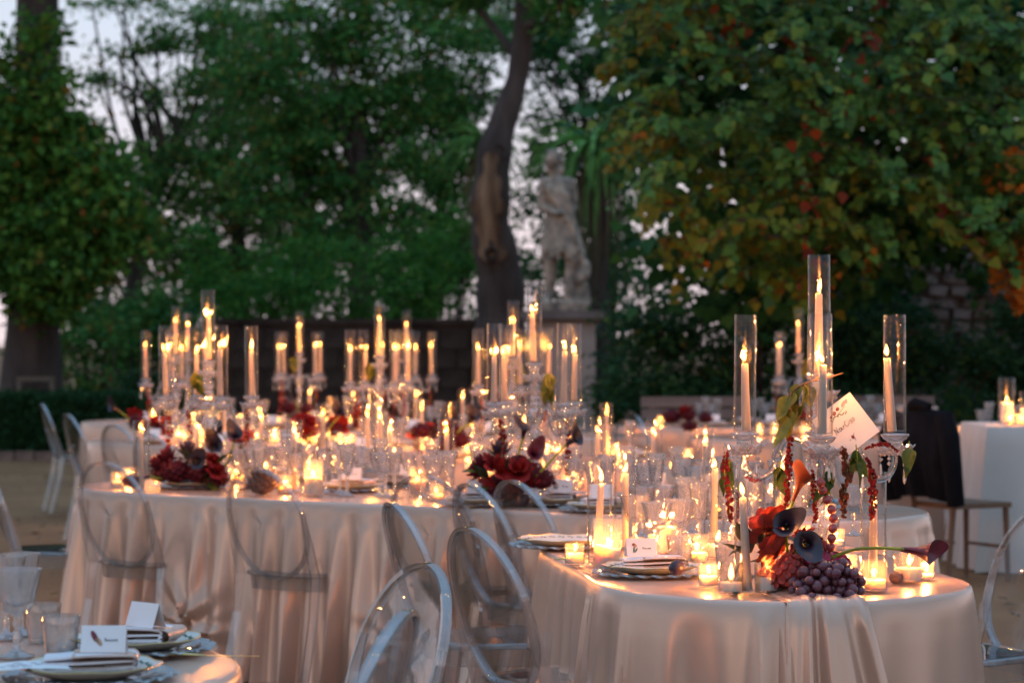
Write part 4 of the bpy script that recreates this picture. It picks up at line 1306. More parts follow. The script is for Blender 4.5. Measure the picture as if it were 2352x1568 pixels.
# wooden cross-back chair with a black jacket hung over it
mb = MB()
def wood_chair():
    kids = []
    s_ = MB(); s_.slab([[(x, y, .46) for x in (-.21, 0, .21)] for y in (-.2, 0, .2)], .03); kids.append(part('seat', s_.mesh('seat', M['chair_wood'], False)))
    for sx_ in (-1, 1):
        b = MB(); b.tube([(sx_ * .18, .18, .44), (sx_ * .19, .19, 0)], [.018, .014], 8); kids.append(part('leg', b.mesh('leg', M['chair_wood'])))
        b = MB(); b.tube([(sx_ * .19, -.25, 0), (sx_ * .18, -.20, .45), (sx_ * .19, -.28, .93)], [.015, .019, .015], 8); kids.append(part('leg', b.mesh('leg', M['chair_wood'])))
        b = MB(); b.tube([(sx_ * .18, -.21, .5), (0, -.235, .72), (-sx_ * .18, -.27, .86)], .011, 6); kids.append(part('cross_bar', b.mesh('cross_bar', M['chair_wood'])))
    b = MB(); b.tube([(-.19, -.28, .92), (-.1, -.30, .955), (0, -.305, .965), (.1, -.30, .955), (.19, -.28, .92)], .02, 8); kids.append(part('top_rail', b.mesh('top_rail', M['chair_wood'])))
    for z, y in ((.2, .185), (.24, -.2)):
        b = MB(); b.tube([(-.185, y, z), (.185, y, z)], .011, 6); kids.append(part('stretcher', b.mesh('stretcher', M['chair_wood'])))
    return kids
WC = wood_chair()
place('wooden_chair', None, WC, (2.62, 14.1, 0), -1.08, 'brown cross-back wooden chair under the black jacket', 'chair')
rows = []
for j in range(16):
    t = j / 15
    row = []
    for i in range(30):
        u = i / 29 * 2 - 1
        w = .24 * (1 + .12 * t) * (1 - .35 * max(0, .12 - t) / .12 * abs(u))
        z = 1.0 - .03 * u * u - .50 * t
        y = -.335 - .05 * math.sin(PI * t) - .018 * math.sin(9 * u + 2 * t) * t - .012 * math.sin(17 * u) * t + .05 * u * u
        row.append((u * w, y, z))
    rows.append(row)
fr = [[(x, y + .10 + .05 * k / 9, 1.0 - .03 * (x / .24) ** 2 - .035 * k) for x, y, z in rows[0]] for k in range(10)]
mb = MB(); mb.grid(list(reversed(fr)) + rows)
for sx_ in (-1, 1):
    mb.tube([(sx_ * .22, -.30, .97), (sx_ * .28, -.31, .84), (sx_ * .30, -.30, .64), (sx_ * .29, -.27, .46)], [.055, .062, .055, .05], 10)
mb.tube([(-.09, -.30, 1.01), (0, -.335, 1.035), (.09, -.30, 1.01)], [.03, .035, .03], 8)
o = place('jacket', mb.mesh('jacket', M['black_cloth'], angle=80), [], (2.62, 14.1, 0), -1.08, 'black jacket hung over the back of the wooden chair', 'jacket')

# ================================================================== CANDLES AND GLASS: one of each kind
def flame_mesh(h, r, lean=0.0):
    mb = MB()
    prof = [(0, .0), (.55, .12), (.92, .27), (1.0, .38), (.86, .55), (.55, .75), (.22, .92), (0.0, 1.0)]
    vs = [(0, 0, 0)]; n = 8; fs = []
    for k, (q, z) in enumerate(prof[1:-1]):
        for i in range(n):
            a = 2 * PI * i / n
            vs.append((q * r * math.cos(a) + lean * h * z * z, q * r * math.sin(a), z * h))
    vs.append((lean * h, 0, h))
    for i in range(n):
        i2 = (i + 1) % n
        fs.append((0, 1 + i2, 1 + i))
        for k in range(len(prof) - 3):
            b = 1 + k * n
            fs.append((b + i, b + i2, b + n + i2, b + n + i))
        b = 1 + (len(prof) - 3) * n
        fs.append((b + i, b + i2, len(vs) - 1))
    mb.add(vs, fs)
    return mb.mesh('flame', M['flame'])
FL = [flame_mesh(.030, .0060, q) for q in (0, .12, -.15)]
FLS = [flame_mesh(.024, .0058, q) for q in (0, .2, -.2)]
FLB = flame_mesh(.036, .0075, .3)
_lamps = {}
def lamp_part(power, z, off=(0, 0)):
    """the light a flame gives off: a point lamp the size of the flame"""
    if power not in _lamps:
        L = bpy.data.lights.new('flame_light', 'POINT')
        L.energy = CANDLE_W * power
        L.color = (1.0, 0.335, 0.065)
        L.shadow_soft_size = 0.007
        _lamps[power] = L
    return part('flame_light', _lamps[power], loc=(off[0], off[1], z + .018))
def wick_mesh(h):
    mb = MB(); mb.tube([(0, 0, -.003), (.0006, 0, h * .5), (.0016, 0, h)], .0011, 5)
    return mb.mesh('wick', M['wick'])
WK = wick_mesh(.012)
def taper_mesh(h, r0=.0125, r1=.0092):
    mb = MB(); mb.lathe([(.001, 0), (r0, 0), (r0, .004), (r1 + (r0 - r1) * .5, h * .5), (r1, h - .003), (r1 * .8, h), (.0025, h - .0015), (.0005, h - .0015)], 12)
    return mb.mesh('taper_candle', M['wax'], angle=60)
TAPERS = {}
def taper(loc, h, label, group, tilt=(0, 0), cat='candle', fl=None):
    h = round(h, 3)
    if h not in TAPERS: TAPERS[h] = taper_mesh(h)
    k = fl if fl is not None else random.randrange(3)
    o = place('taper_candle', TAPERS[h], [part('wick', WK, loc=(0, 0, h)), part('flame', FL[k], loc=(0, 0, h + .006)), lamp_part(.65, h + .006)], loc, 0, label, cat, group, rot=(tilt[1], tilt[0], random.uniform(0, 6)))
    return o
def tube_mesh(name, r, h, mat, base=.004, n=24, wall=.0022):
    mb = MB(); mb.lathe([(.0005, .0012), (r - .003, .0012), (r, .004), (r, h - .0015), (r - wall / 2, h), (r - wall, h - .0015), (r - wall, base + .004), (r - wall - .004, base + .002), (.0005, base + .002)], n)
    return mb.mesh(name, mat, angle=50)
GT = {}
def glass_tube(name, loc, r, h, label, group, cat='hurricane glass', mat='glass', tilt=(0, 0)):
    key = (name, round(r, 4), round(h, 3), mat)
    if key not in GT: GT[key] = tube_mesh(name, r, h, M[mat])
    return place(name, GT[key], [], loc, 0, label, cat, group, rot=(tilt[1], tilt[0], random.uniform(0, 6)))

# small glass filled with wax, a votive: glass cup with wax, wick and flame
VM = {}
def votive(loc, r, h, fill, label, group, ribbed=False, mat='cup', fl=None, off=(0, 0), cup=None):
    key = (round(r, 4), round(h, 3), round(fill, 3), ribbed, mat)
    if key not in VM:
        mb = MB()
        pr = [(.0005, .001), (r - .003, .001), (r, .004), (r * (1.10 if ribbed else 1.0), h - .001), (r * (1.07 if ribbed else .96), h), (r * (1.06 if ribbed else .94), h - .002), (r * .92, .007), (.0005, .006)]
        mb.lathe(pr, 40 if ribbed else 22, flute=.022 if ribbed else 0, flutes=20, fl_from=.006, fl_to=h - .004)
        w = MB(); rw = r * .915
        w.lathe([(.0005, .0065), (rw, .0075), (rw, fill), (rw * .93, fill + .0015), (rw * .7, fill - .001), (.003, fill - .0015), (.0005, fill - .0015)], 18)
        VM[key] = (mb.mesh('glass_cup', M[mat], angle=50), w.mesh('wax', M['white_wax'], angle=60))
    g_, w_ = VM[key]
    k = random.randrange(3) if fl is None else fl
    fm = FLB if k == 9 else FLS[k]
    return place('votive_candle', None, [part('glass_cup', g_), part('wax', w_), part('wick', WK, loc=(off[0], off[1], fill)), part('flame', fm, loc=(off[0], off[1], fill + .005), rot=(0, 0, random.uniform(0, 6) if k != 9 else 0)), lamp_part(.28, fill + .005, off)],
                 loc, random.uniform(0, 6), label, 'votive candle', group)

# goblets, flutes and tumblers with ribbed bowls
def goblet_meshes(h, rb, bowl0, rf=.034, stem_r=.0045, n=40, flute=.055, flare=1.0):
    foot = MB()
    foot.lathe([(.0005, 0), (rf, 0), (rf, .003), (rf * .6, .006), (stem_r * 1.8, .014), (stem_r * 1.3, .024)], 20)
    foot.lathe([(stem_r * 1.3, .024), (stem_r * 1.9, .034), (stem_r, .044), (stem_r, bowl0 - .026), (stem_r * 2.1, bowl0 - .018), (stem_r * 1.2, bowl0 - .008), (stem_r * 2.4, bowl0)], 12)
    b = MB()
    b.lathe([(stem_r * 2.2, bowl0), (rb * .52, bowl0 + .006), (rb * .62, bowl0 + .018), (rb * .70, bowl0 + (h - bowl0) * .35), (rb * .84, bowl0 + (h - bowl0) * .7), (rb, h - .001), (rb * .97, h), (rb * .95, h - .002), (rb * .80, bowl0 + (h - bowl0) * .7), (rb * .66, bowl0 + (h - bowl0) * .35), (rb * .56, bowl0 + .022), (.0005, bowl0 + .012)],
            n, flute=flute, flutes=n // 4, fl_to=h - .012, fl_from=bowl0 + .003)
    return foot.mesh('stem', M['crystal'], angle=60), b.mesh('bowl', M['goblet'], angle=60)
GOB = goblet_meshes(.178, .043, .085)
GOBW = goblet_meshes(.165, .048, .080)
FLT = goblet_meshes(.205, .034, .085, n=32)
def goblet(loc, kind, label, group, sc=1.0):
    f_, b_ = {'g': GOB, 'w': GOBW, 'f': FLT}[kind]
    return place({'g': 'goblet', 'w': 'goblet', 'f': 'champagne_flute'}[kind], None, [part('stem', f_), part('bowl', b_)], loc, random.uniform(0, 6), label, {'g': 'goblet', 'w': 'goblet', 'f': 'flute glass'}[kind], group, scale=sc)
def tumbler_mesh():
    mb = MB(); h, r = .082, .040
    mb.lathe([(.0005, .001), (r * .70, .001), (r * .76, .005), (r * .98, h - .002), (r * .96, h), (r * .93, h - .002), (r * .72, .010), (.0005, .009)], 56, flute=.028, flutes=28, fl_to=h - .006)
    return mb.mesh('tumbler', M['goblet'], angle=60)
TUM = tumbler_mesh()
def tumbler(loc, label, group):
    return place('tumbler', TUM, [], loc, random.uniform(0, 6), label, 'tumbler', group)

# plates, chargers, napkins, cards, cutlery
def plate_meshes(R=.135):
    mb = MB(); n = 72
    def sc(r, z, k=.022, zw=.0):
        return [(r * (1 + k * math.cos(8 * 2 * PI * i / n)) * math.cos(2 * PI * i / n), r * (1 + k * math.cos(8 * 2 * PI * i / n)) * math.sin(2 * PI * i / n), z + zw * math.cos(8 * 2 * PI * i / n)) for i in range(n)]
    rows = [sc(.001, .004, 0), sc(R * .58, .004, 0), sc(R * .66, .008, .004), sc(R * .98, .020, .02, .0012), sc(R, .0215, .022, .0015), sc(R * .995, .0195, .022, .0015), sc(R * .68, .0035, .004), sc(R * .6, .0, 0), sc(R * .54, .0, 0), sc(R * .52, .002, 0), sc(.001, .002, 0)]
    mb.grid(rows, closed_u=True)
    rim = MB(); rim.tube([Vector(p) for p in sc(R * 1.0, .0213, .022, .0015)[::1]], .0011, 5, closed=True)
    # raised ornament on the rim
    orn = MB()
    for k in range(24):
        a = 2 * PI * k / 24
        c = Vector((R * .83 * math.cos(a), R * .83 * math.sin(a), .0155))
        orn.ell(c, (.0045, .0045, .0012), 6, 4)
        t_ = Vector((-math.sin(a), math.cos(a), 0)); rr = Vector((math.cos(a), math.sin(a), .42))
        orn.tube([c + t_ * .006, c + t_ * .011 + rr * .005, c + t_ * .015 - rr * .002], .0009, 4)
    return mb.mesh('plate', M['china'], angle=60), rim.mesh('gold_rim', M['gold']), orn.mesh('ornament', M['print_green'])
PL, PLR, PLO = plate_meshes()
def charger_mesh(R=.165):
    mb = MB(); n = 96
    rows = []
    for r, z, k in ((.01, .002, 0), (R * .55, .002, 0), (R * .62, .004, 0), (R * .74, .006, .3), (R * .82, .009, .8), (R * .9, .011, 1), (R * .96, .012, 1), (R, .010, 1), (R * .97, .007, 1), (R * .8, .003, .5), (R * .55, .0005, 0), (.01, .0005, 0)):
        rows.append([(r * (1 + .018 * k * math.cos(16 * 2 * PI * i / n)) * math.cos(2 * PI * i / n), r * (1 + .018 * k * math.cos(16 * 2 * PI * i / n)) * math.sin(2 * PI * i / n), z + .003 * k * math.sin(24 * 2 * PI * i / n + r * 190)) for i in range(n)])
    mb.grid(rows, closed_u=True)
    return mb.mesh('charger_plate', M['crystal'], False)
CHG = charger_mesh()
def napkin_mesh(kind=0):
    mb = MB()
    # a cloth folded over and over: layers wrap round a common fold edge
    w, dpt = (.135, .095) if kind == 0 else (.165, .085)
    for L in range(3):
        rows = []
        for i in range(15):
            u = i / 14
            ang = PI * max(0, (u - .86) / .14)
            row = []
            for j in range(9):
                v = j / 8 * 2 - 1
                x = -w / 2 + min(u, .86) / .86 * w + .009 * math.sin(ang)
                z = .005 + L * .0085 + .0035 * math.sin(3.2 * v + L + 4 * u) * (.4 + u * .6) + .004 * math.exp(-((u - .5) * 3) ** 2) * (1 if L == 2 else .3) - .007 * (1 - math.cos(ang)) / 2
                row.append((x, v * dpt / 2 * (1 - .05 * L), z + .003))
            rows.append(row)
        mb.slab(rows, .0042)
    me = mb.mesh('napkin', M['napkin'], angle=70)
    return me
NAP = [napkin_mesh(0), napkin_mesh(1)]
def roll_mesh():
    mb = MB()
    for k in range(3):
        pts = []
        for i in range(13):
            a = -PI / 2 + PI * i / 12
            pts.append((.050 + (.0125 - .0035 * k) * math.cos(a), .014 + (.0115 - .0035 * k) * math.sin(a)))
        pts = [(-.06, .0025 + .0035 * k)] + pts + [(-.06, .0255 - .0035 * k)]
        rows = [[(x, v * (.047 - .002 * k) + .0025 * math.sin(30 * x + k), z + .002 * math.sin(20 * v)) for x, z in pts] for v in (-1, -.5, 0, .5, 1)]
        mb.grid(rows)
    return mb.mesh('fold', M['satin_pink'], angle=80)
NAPR = roll_mesh()
def tent_card(w=.085, h=.052, lean=.36):
    mb = MB(); th = .0007
    rows = [[(x, -h * math.sin(lean), 0) for x in (-w / 2, w / 2)], [(x, 0, h * math.cos(lean)) for x in (-w / 2, w / 2)], [(x, h * math.sin(lean), 0) for x in (-w / 2, w / 2)]]
    mb.slab(rows, th)
    return mb.mesh('place_card', M['card'], False)
CARD = tent_card()
def card_print(kind, w=.085, h=.052, lean=.36):
    """flat print on the camera side of a tent card: a sprig or feather and a name line"""
    rnd = random.Random(kind)
    T = Matrix.Translation((0, -h * math.sin(lean) - .0006, .0005)) @ Matrix.Rotation(PI / 2 - lean, 4, 'X')
    a = MB()
    def blob(cx_, cy__, rx, ry, rot, mat):
        pts = [(cx_ + rx * math.cos(t) * math.cos(rot) - ry * math.sin(t) * math.sin(rot), cy__ + rx * math.cos(t) * math.sin(rot) + ry * math.sin(t) * math.cos(rot), .0003) for t in [2 * PI * i / 10 for i in range(10)]]
        a.add(pts, [tuple(range(10))], mat, T)
    if kind == 0:   # feather
        blob(-.017, .030, .013, .0052, -1.05, M['print_red']); blob(-.008, .020, .010, .0045, -.95, M['print_tan']); blob(-.013, .025, .017, .0008, -1.0, M['ink'])
    elif kind == 1:
        blob(-.022, .034, .005, .004, .3, M['print_red']); blob(-.017, .030, .005, .004, 1, M['print_tan']); blob(-.022, .020, .010, .0026, 1.4, M['print_green']); blob(-.016, .018, .008, .0024, 1.0, M['print_green'])
    else:
        for q in range(5):
            blob(-.020 + .003 * q, .024 + .002 * math.sin(q * 2), .011, .0023, .9 + .35 * q, M['print_green'])
    x = .004
    for q in range(7):
        hh = rnd.uniform(.002, .0035) if q else .006
        blob(x, .021 + hh / 2, .0011, hh / 2 + .0008, rnd.uniform(-.3, .1), M['ink']); x += rnd.uniform(.0028, .004)
    return a.mesh('print', M['ink'], False)
PRN = [card_print(k) for k in range(3)]
def knife_mesh():
    mb = MB()
    mb.tube([(0, 0, .004), (.05, 0, .006), (.095, 0, .004)], [.0045, .0055, .003], 8, flat=.6)
    rows = [[(x, -.002, .0035), (x, (.009 if x < .19 else .004), .0035)] for x in (.095, .12, .16, .19, .205)]
    mb.slab(rows, .0012)
    return mb.mesh('knife', M['gold'], angle=50)
KNF = knife_mesh()
def fork_mesh():
    mb = MB()
    mb.tube([(0, 0, .004), (.06, 0, .007), (.12, 0, .003)], [.0045, .004, .003], 8, flat=.6)
    mb.slab([[(.12, -.004, .004), (.12, .004, .004)], [(.135, -.010, .003), (.135, .010, .003)], [(.155, -.010, .005), (.155, .010, .005)]], .0012)
    for y in (-.0085, -.003, .003, .0085):
        mb.tube([(.155, y, .0045), (.19, y, .007)], .0013, 5)
    return mb.mesh('fork', M['gold'], angle=50)
FRK = fork_mesh()

# ------------------------------------------------------------------ crystal candelabra
def pendant_mesh(nb=3, drop=.040):
    mb = MB(); z = 0
    mb.tube([(0, 0, .004), (0, 0, -.006)], .0006, 4)
    for k in range(nb):
        z -= .0135
        mb.lathe([(.0004, z + .0062), (.0048, z + .002), (.0052, z), (.0048, z - .002), (.0004, z - .0062)], 8)
    mb.tube([(0, 0, -.008), (0, 0, z - .012)], .0005, 4)
    z -= .010
    mb.lathe([(.0004, z), (.0030, z - .004), (.0048, z - drop * .74), (.0030, z - drop * .9), (.0004, z - drop)], 6)
    return mb.mesh('crystal_drop', M['crystal'], False)
PEN = [pendant_mesh(3), pendant_mesh(2, .036)]
def bobeche_mesh(R=.044, n=48):
    mb = MB()
    rows = []
    for r, z, w in ((.010, .0, 0), (R * .55, -.004, .2), (R * .85, .008, .8), (R, .020, 1), (R * .96, .0215, 1), (R * .8, .012, .8), (R * .5, .002, .2), (.010, .005, 0)):
        rows.append([(r * (1 + .07 * w * math.cos(10 * 2 * PI * i / n)) * math.cos(2 * PI * i / n), r * (1 + .07 * w * math.cos(10 * 2 * PI * i / n)) * math.sin(2 * PI * i / n), z + .004 * w * math.cos(10 * 2 * PI * i / n)) for i in range(n)])
    mb.grid(rows, closed_u=True)
    # cut facets: small studs over the dish
    for ring, (rr, zz) in enumerate(((R * .62, -.003), (R * .84, .005))):
        for k in range(12):
            a = 2 * PI * (k + .5 * ring) / 12
            mb.ell((rr * math.cos(a), rr * math.sin(a), zz), (.005, .005, .004), 5, 3)
    return mb.mesh('drip_dish', M['crystal'], False)
BOB = bobeche_mesh(.051)
def cup_mesh():
    mb = MB()
    mb.lathe([(.010, 0), (.017, .006), (.020, .018), (.019, .028), (.030, .034), (.038, .044), (.037, .047), (.033, .0455), (.016, .040), (.0005, .038)], 20, flute=.05, flutes=10, fl_from=.004, fl_to=.03)
    return mb.mesh('candle_cup', M['crystal'], angle=30)
CUP = cup_mesh()
ARM_R, ARM_Z = .195, 1.098 - TZ          # arm reach, height of its dish above the table
def arm_mesh():
    mb = MB()
    ctl = [(.022, .345), (.045, .375), (.075, .385), (.098, .365), (.112, .325), (.130, .292), (.155, .280), (.180, .292), (.193, .32), (ARM_R, ARM_Z)]
    pts = [(x, 0, z) for x, z in spline([(a, b) for a, b in ctl], 4)]
    mb.tube(pts, .0092, 10)
    mb.ell((.112, 0, .338), .013, 10, 7)
    return mb.mesh('arm', M['crystal_arm'], angle=60)
M['crystal_arm'] = glassmat('clear glass arm', (0.95, 0.95, 0.95), (0.30, 0.31, 0.34), 0.07, 1.6, 0.01, refr=0.6, ior=1.35, rrough=0.01, maxr=0.75)
ARM = arm_mesh()
def stem_mesh():
    mb = MB()
    prof = [(.0005, .0)]
    mb.lathe([(.0005, 0), (.075, 0), (.078, .006), (.070, .014), (.045, .024), (.028, .036), (.020, .05)], 24, flute=.03, flutes=12, fl_to=.02)
    mb.lathe([(.020, .05), (.026, .062), (.014, .075), (.012, .12), (.020, .14), (.024, .155), (.015, .172), (.012, .24), (.018, .262), (.030, .275), (.018, .290), (.014, .305), (.030, .325), (.036, .345), (.030, .365), (.016, .380)], 16, flute=.06, flutes=8)
    mb.lathe([(.016, .380), (.020, .392), (.012, .404), (.021, .416), (.012, .428), (.022, .440), (.012, .452), (.020, .464), (.012, .478), (.014, .49)], 16, flute=.06, flutes=8)
    return mb.mesh('stem', M['crystal'], angle=25)
STM = stem_mesh()
CAND = [part('stem', STM), part('top_cup', CUP, loc=(0, 0, .508)), part('top_dish', BOB, loc=(0, 0, .488))]
def arm_part(a, rnd):
    kids = [part('drip_dish', BOB, loc=(ARM_R, 0, ARM_Z)), part('candle_cup', CUP, loc=(ARM_R, 0, ARM_Z + .004))]
    for k in range(4):
        b = k * PI / 2 + rnd.uniform(-.3, .3) + .6
        kids.append(part('crystal_drop', PEN[rnd.randrange(2)], loc=(ARM_R + .041 * math.cos(b), .041 * math.sin(b), ARM_Z + .012)))
    kids.append(part('crystal_drop', PEN[1], loc=(.112, 0, .322)))
    return part('arm', ARM, kids, rot=(0, 0, a))
CANDELABRA = []
def candelabrum(x, y, rot, who, n_arm=4, lean=None, z=TZ, full=True, tub_h=.31):
    rnd = random.Random(int(x * 100 + y * 10))
    arms = [arm_part(rot + 2 * PI * k / n_arm, rnd) for k in range(n_arm)]
    place('candelabra', None, CAND + arms, (x, y, z), 0, 'crystal candelabra with four curved arms, ' + who, 'candelabra', 'crystal candelabra along the tables')
    spots = [(x + ARM_R * math.cos(rot + 2 * PI * k / n_arm), y + ARM_R * math.sin(rot + 2 * PI * k / n_arm), z + ARM_Z + .052, k) for k in range(n_arm)] + [(x, y, z + .557, 'top')]
    wh = who
    # order of the arms as seen across the picture
    side = sorted([s_ for s_ in spots if s_[3] != 'top'], key=lambda s_: proj(s_)[0])
    nm = {}
    for i, s_ in enumerate(side):
        nm[s_[3]] = ('first', 'second', 'third', 'fourth')[i] + ' arm from left'
    nm['top'] = 'central holder'
    for (a, b, c, k) in spots:
        tx, ty = rnd.uniform(-.012, .012), rnd.uniform(-.012, .012)
        glass_tube('glass_chimney', (a, b, c), .0295, tub_h, 'glass tube, ' + nm[k] + ', on candelabra ' + wh, 'glass tubes on candelabra', 'glass tube', tilt=(tx, ty))
        h = rnd.uniform(.175, .205)
        L = lean.get(k, None) if lean else None
        if L is None: L = (rnd.uniform(-.05, .05), rnd.uniform(-.04, .04))
        taper((a - L[0] * h * .5, b + L[1] * h * .5, c + .005), h, 'lit taper, ' + nm[k] + ', on candelabra ' + wh, 'tapers in candelabra', tilt=L)
    CANDELABRA.append((x, y, rot))

# ================================================================== WHAT STANDS ON THE TABLES
K1 = (.805, 6.33)
candelabrum(K1[0], K1[1], -.10, 'behind the grapes and calla lilies', lean={0: (.07, 0), 2: (-.05, 0), 'top': (.02, 0), 3: (-.01, .02)})
candelabrum(.088, 9.50, .62, 'behind the red rose arrangement')
candelabrum(-1.33, 10.60, .40, 'above the dark wine flowers')
candelabrum(-2.16, 15.55, .30, 'at the second table\'s left end')
candelabrum(-.785, 14.30, .55, 'midway along the second long table')
candelabrum(.005, 13.35, .20, 'behind the one over red roses')
candelabrum(-1.60, 18.20, .75, 'alone before the dark stone wall')
candelabrum(-.765, 17.55, .35, 'furthest back before the dark wall')
candelabrum(-2.55, 19.0, .9, 'furthest left on the farthest table')
candelabrum(1.99, 16.75, .70, 'below the autumn canopy')

# ---- near oval table, placed one by one
def onA(px, py): return (*on(px, py, TZ), TZ + .004)
NA = 'candles on the near oval table'
votive(onA(1320, 1301), .0285, .062, .034, 'small votive with a pale rim line, near oval table, far left edge', NA)
votive(onA(1627, 1352), .0265, .058, .030, 'low votive right beside the serving plate rim', NA)
votive(onA(1679, 1366), .0315, .079, .028, 'wide votive with two flame reflections, below the tall front hurricane', NA, fl=9)
votive(onA(1762, 1364), .0325, .075, .040, 'full white votive between the tall front hurricane and the grapes', NA)
votive(onA(2008, 1361), .033, .078, .030, 'votive with low wax just right of the grapes', NA)
votive(onA(2086, 1339), .039, .078, .036, 'broad bright votive under the outstretched calla lily', NA, off=(.012, 0), fl=9)
votive(onA(1948, 1327), .026, .060, .016, 'almost burnt-out votive half hidden behind the grapes', NA)
votive(onA(2128, 1333), .021, .062, .014, 'narrow votive glass at the right end of the near oval table', NA)
votive(onA(1600, 1296), .034, .082, .030, 'ribbed votive glowing behind the plum', NA, ribbed=True)
votive(onA(1648, 1283), .030, .075, .038, 'votive with a tall flame beside the dark olive leaves', NA, fl=9)
votive(onA(1505, 1262), .022, .045, .018, 'tiny votive behind the folded name card on the near table', NA)
votive(onA(1462, 1275), .022, .050, .016, 'tiny votive just left of the folded name card on the near table', NA)
votive(onA(1700, 1250), .030, .065, .030, 'votive behind the copper calla stem', NA)
votive(onA(1920, 1262), .028, .060, .026, 'votive glimmering behind the grape strand', NA)
votive(onA(1850, 1262), .028, .060, .026, 'votive hidden behind the black calla lilies', NA)
# frosted hurricane with slanted pillar
x, y, z = onA(1396, 1310)
glass_tube('hurricane_glass', (x, y, z), .0415, .142, 'wide frosted hurricane glass with a slumped pillar candle', 'hurricanes on the near oval table', mat='frosted')
mb = MB()
n = 20
def slant(r, z0, sl): return [(r * math.cos(2 * PI * i / n), r * math.sin(2 * PI * i / n), z0 - sl * r * math.cos(2 * PI * i / n)) for i in range(n)]
mb.grid([slant(.001, .006, 0), slant(.037, .006, 0), slant(.038, .060, .22), slant(.034, .063, .25), slant(.012, .052, .1), slant(.001, .050, 0)], closed_u=True)
place('pillar_candle', mb.mesh('pillar_candle', M['white_wax'], angle=60), [part('wick', WK, loc=(.004, 0, .050)), lamp_part(.3, .055), part('flame', FLB, loc=(.004, 0, .055))], (x, y, z), 0, 'slumped white pillar candle inside the frosted hurricane', 'candle', NA)
mb = MB(); mb.lathe([(.0005, .003), (.034, .003), (.035, .006), (.034, .072), (.030, .078), (.001, .076)], 18)
place('pillar_candle', mb.mesh('pillar_candle', M['white_wax'], angle=60), [part('wick', WK, loc=(0, 0, .076)), lamp_part(.4, .085), part('flame', FLS[0], loc=(0, 0, .081))], onA(1532, 1270), 0, 'plain white pillar candle behind the folded name card', 'candle', NA)
HA = 'hurricanes on the near oval table'
for px, py, r, h, ch, tl, lab in ((1377, 1300, .0355, .300, .225, (.06, .0), 'tall hurricane at the left edge of the near oval table'),
                                  (1436, 1262, .0335, .300, .225, (.02, .01), 'tall hurricane behind the frosted one'),
                                  (1722, 1363, .0400, .290, .235, (.055, .0), 'tall hurricane in front of the dark olive leaves'),
                                  (2006, 1337, .0345, .290, .185, (.02, .0), 'tall hurricane right of the bunch of grapes'),
                                  (1640, 1240, .0345, .300, .220, (.0, .02), 'tall hurricane behind the left candelabra arm'),
                                  (1800, 1238, .0345, .300, .205, (.02, .0), 'tall hurricane behind the candelabra stem')):
    p = onA(px, py)
    glass_tube('hurricane_glass', p, r, h, 'clear ' + lab, HA)
    taper((p[0] - tl[0] * .1, p[1], p[2] + .006), ch, 'lit taper in the ' + lab, NA, tilt=tl)
GA = 'glasses on the near oval table'
for px, py, k, sc, lab in ((1458, 1262, 'w', 1.0, 'ribbed goblet left of the trio by the name card'), (1509, 1284, 'w', 1.0, 'ribbed goblet at the front of the trio by the name card'),
                       (1560, 1276, 'w', 1.0, 'ribbed goblet at the right of the trio by the name card'), (1518, 1235, 'w', 1.0, 'ribbed goblet behind the trio by the name card'),
                       (1606, 1262, 'f', 1.0, 'tall flute standing right of the goblet trio'), (1632, 1238, 'f', 1.0, 'tall flute behind the goblets, before the hurricane'),
                       (1682, 1262, 'w', 1.0, 'ribbed goblet behind the dark olive leaves'), (1730, 1240, 'f', 1.0, 'tall flute behind the coral rose'),
                       (1835, 1240, 'g', 1.0, 'goblet behind the crystal stem of the near candelabra'), (1960, 1232, 'w', 1.0, 'goblet on the far side of the grape strand')):
    goblet(onA(px, py), k, lab, GA, sc)
for px, py, k, lab in ((1475, 1236, 'w', 'ribbed goblet at the back left of the near oval table'), (1572, 1246, 'f', 'slender flute right behind the goblet trio'), (1590, 1228, 'w', 'ribbed goblet at the far side, behind the two flutes'),
                       (1660, 1226, 'g', 'goblet at the far side, left of the copper calla'), (1760, 1226, 'w', 'wide goblet at the far side, above the coral roses'), (1880, 1224, 'f', 'flute at the far side, behind the red grape string')):
    goblet(onA(px, py), k, lab, GA)
for px, py, lab in ((1562, 1300, 'clear tumbler right behind the plum'), (1672, 1312, 'ribbed tumbler below the dark olive leaves'), (1900, 1252, 'ribbed tumbler behind the crimson fruit')):
    tumbler(onA(px, py), lab, GA)

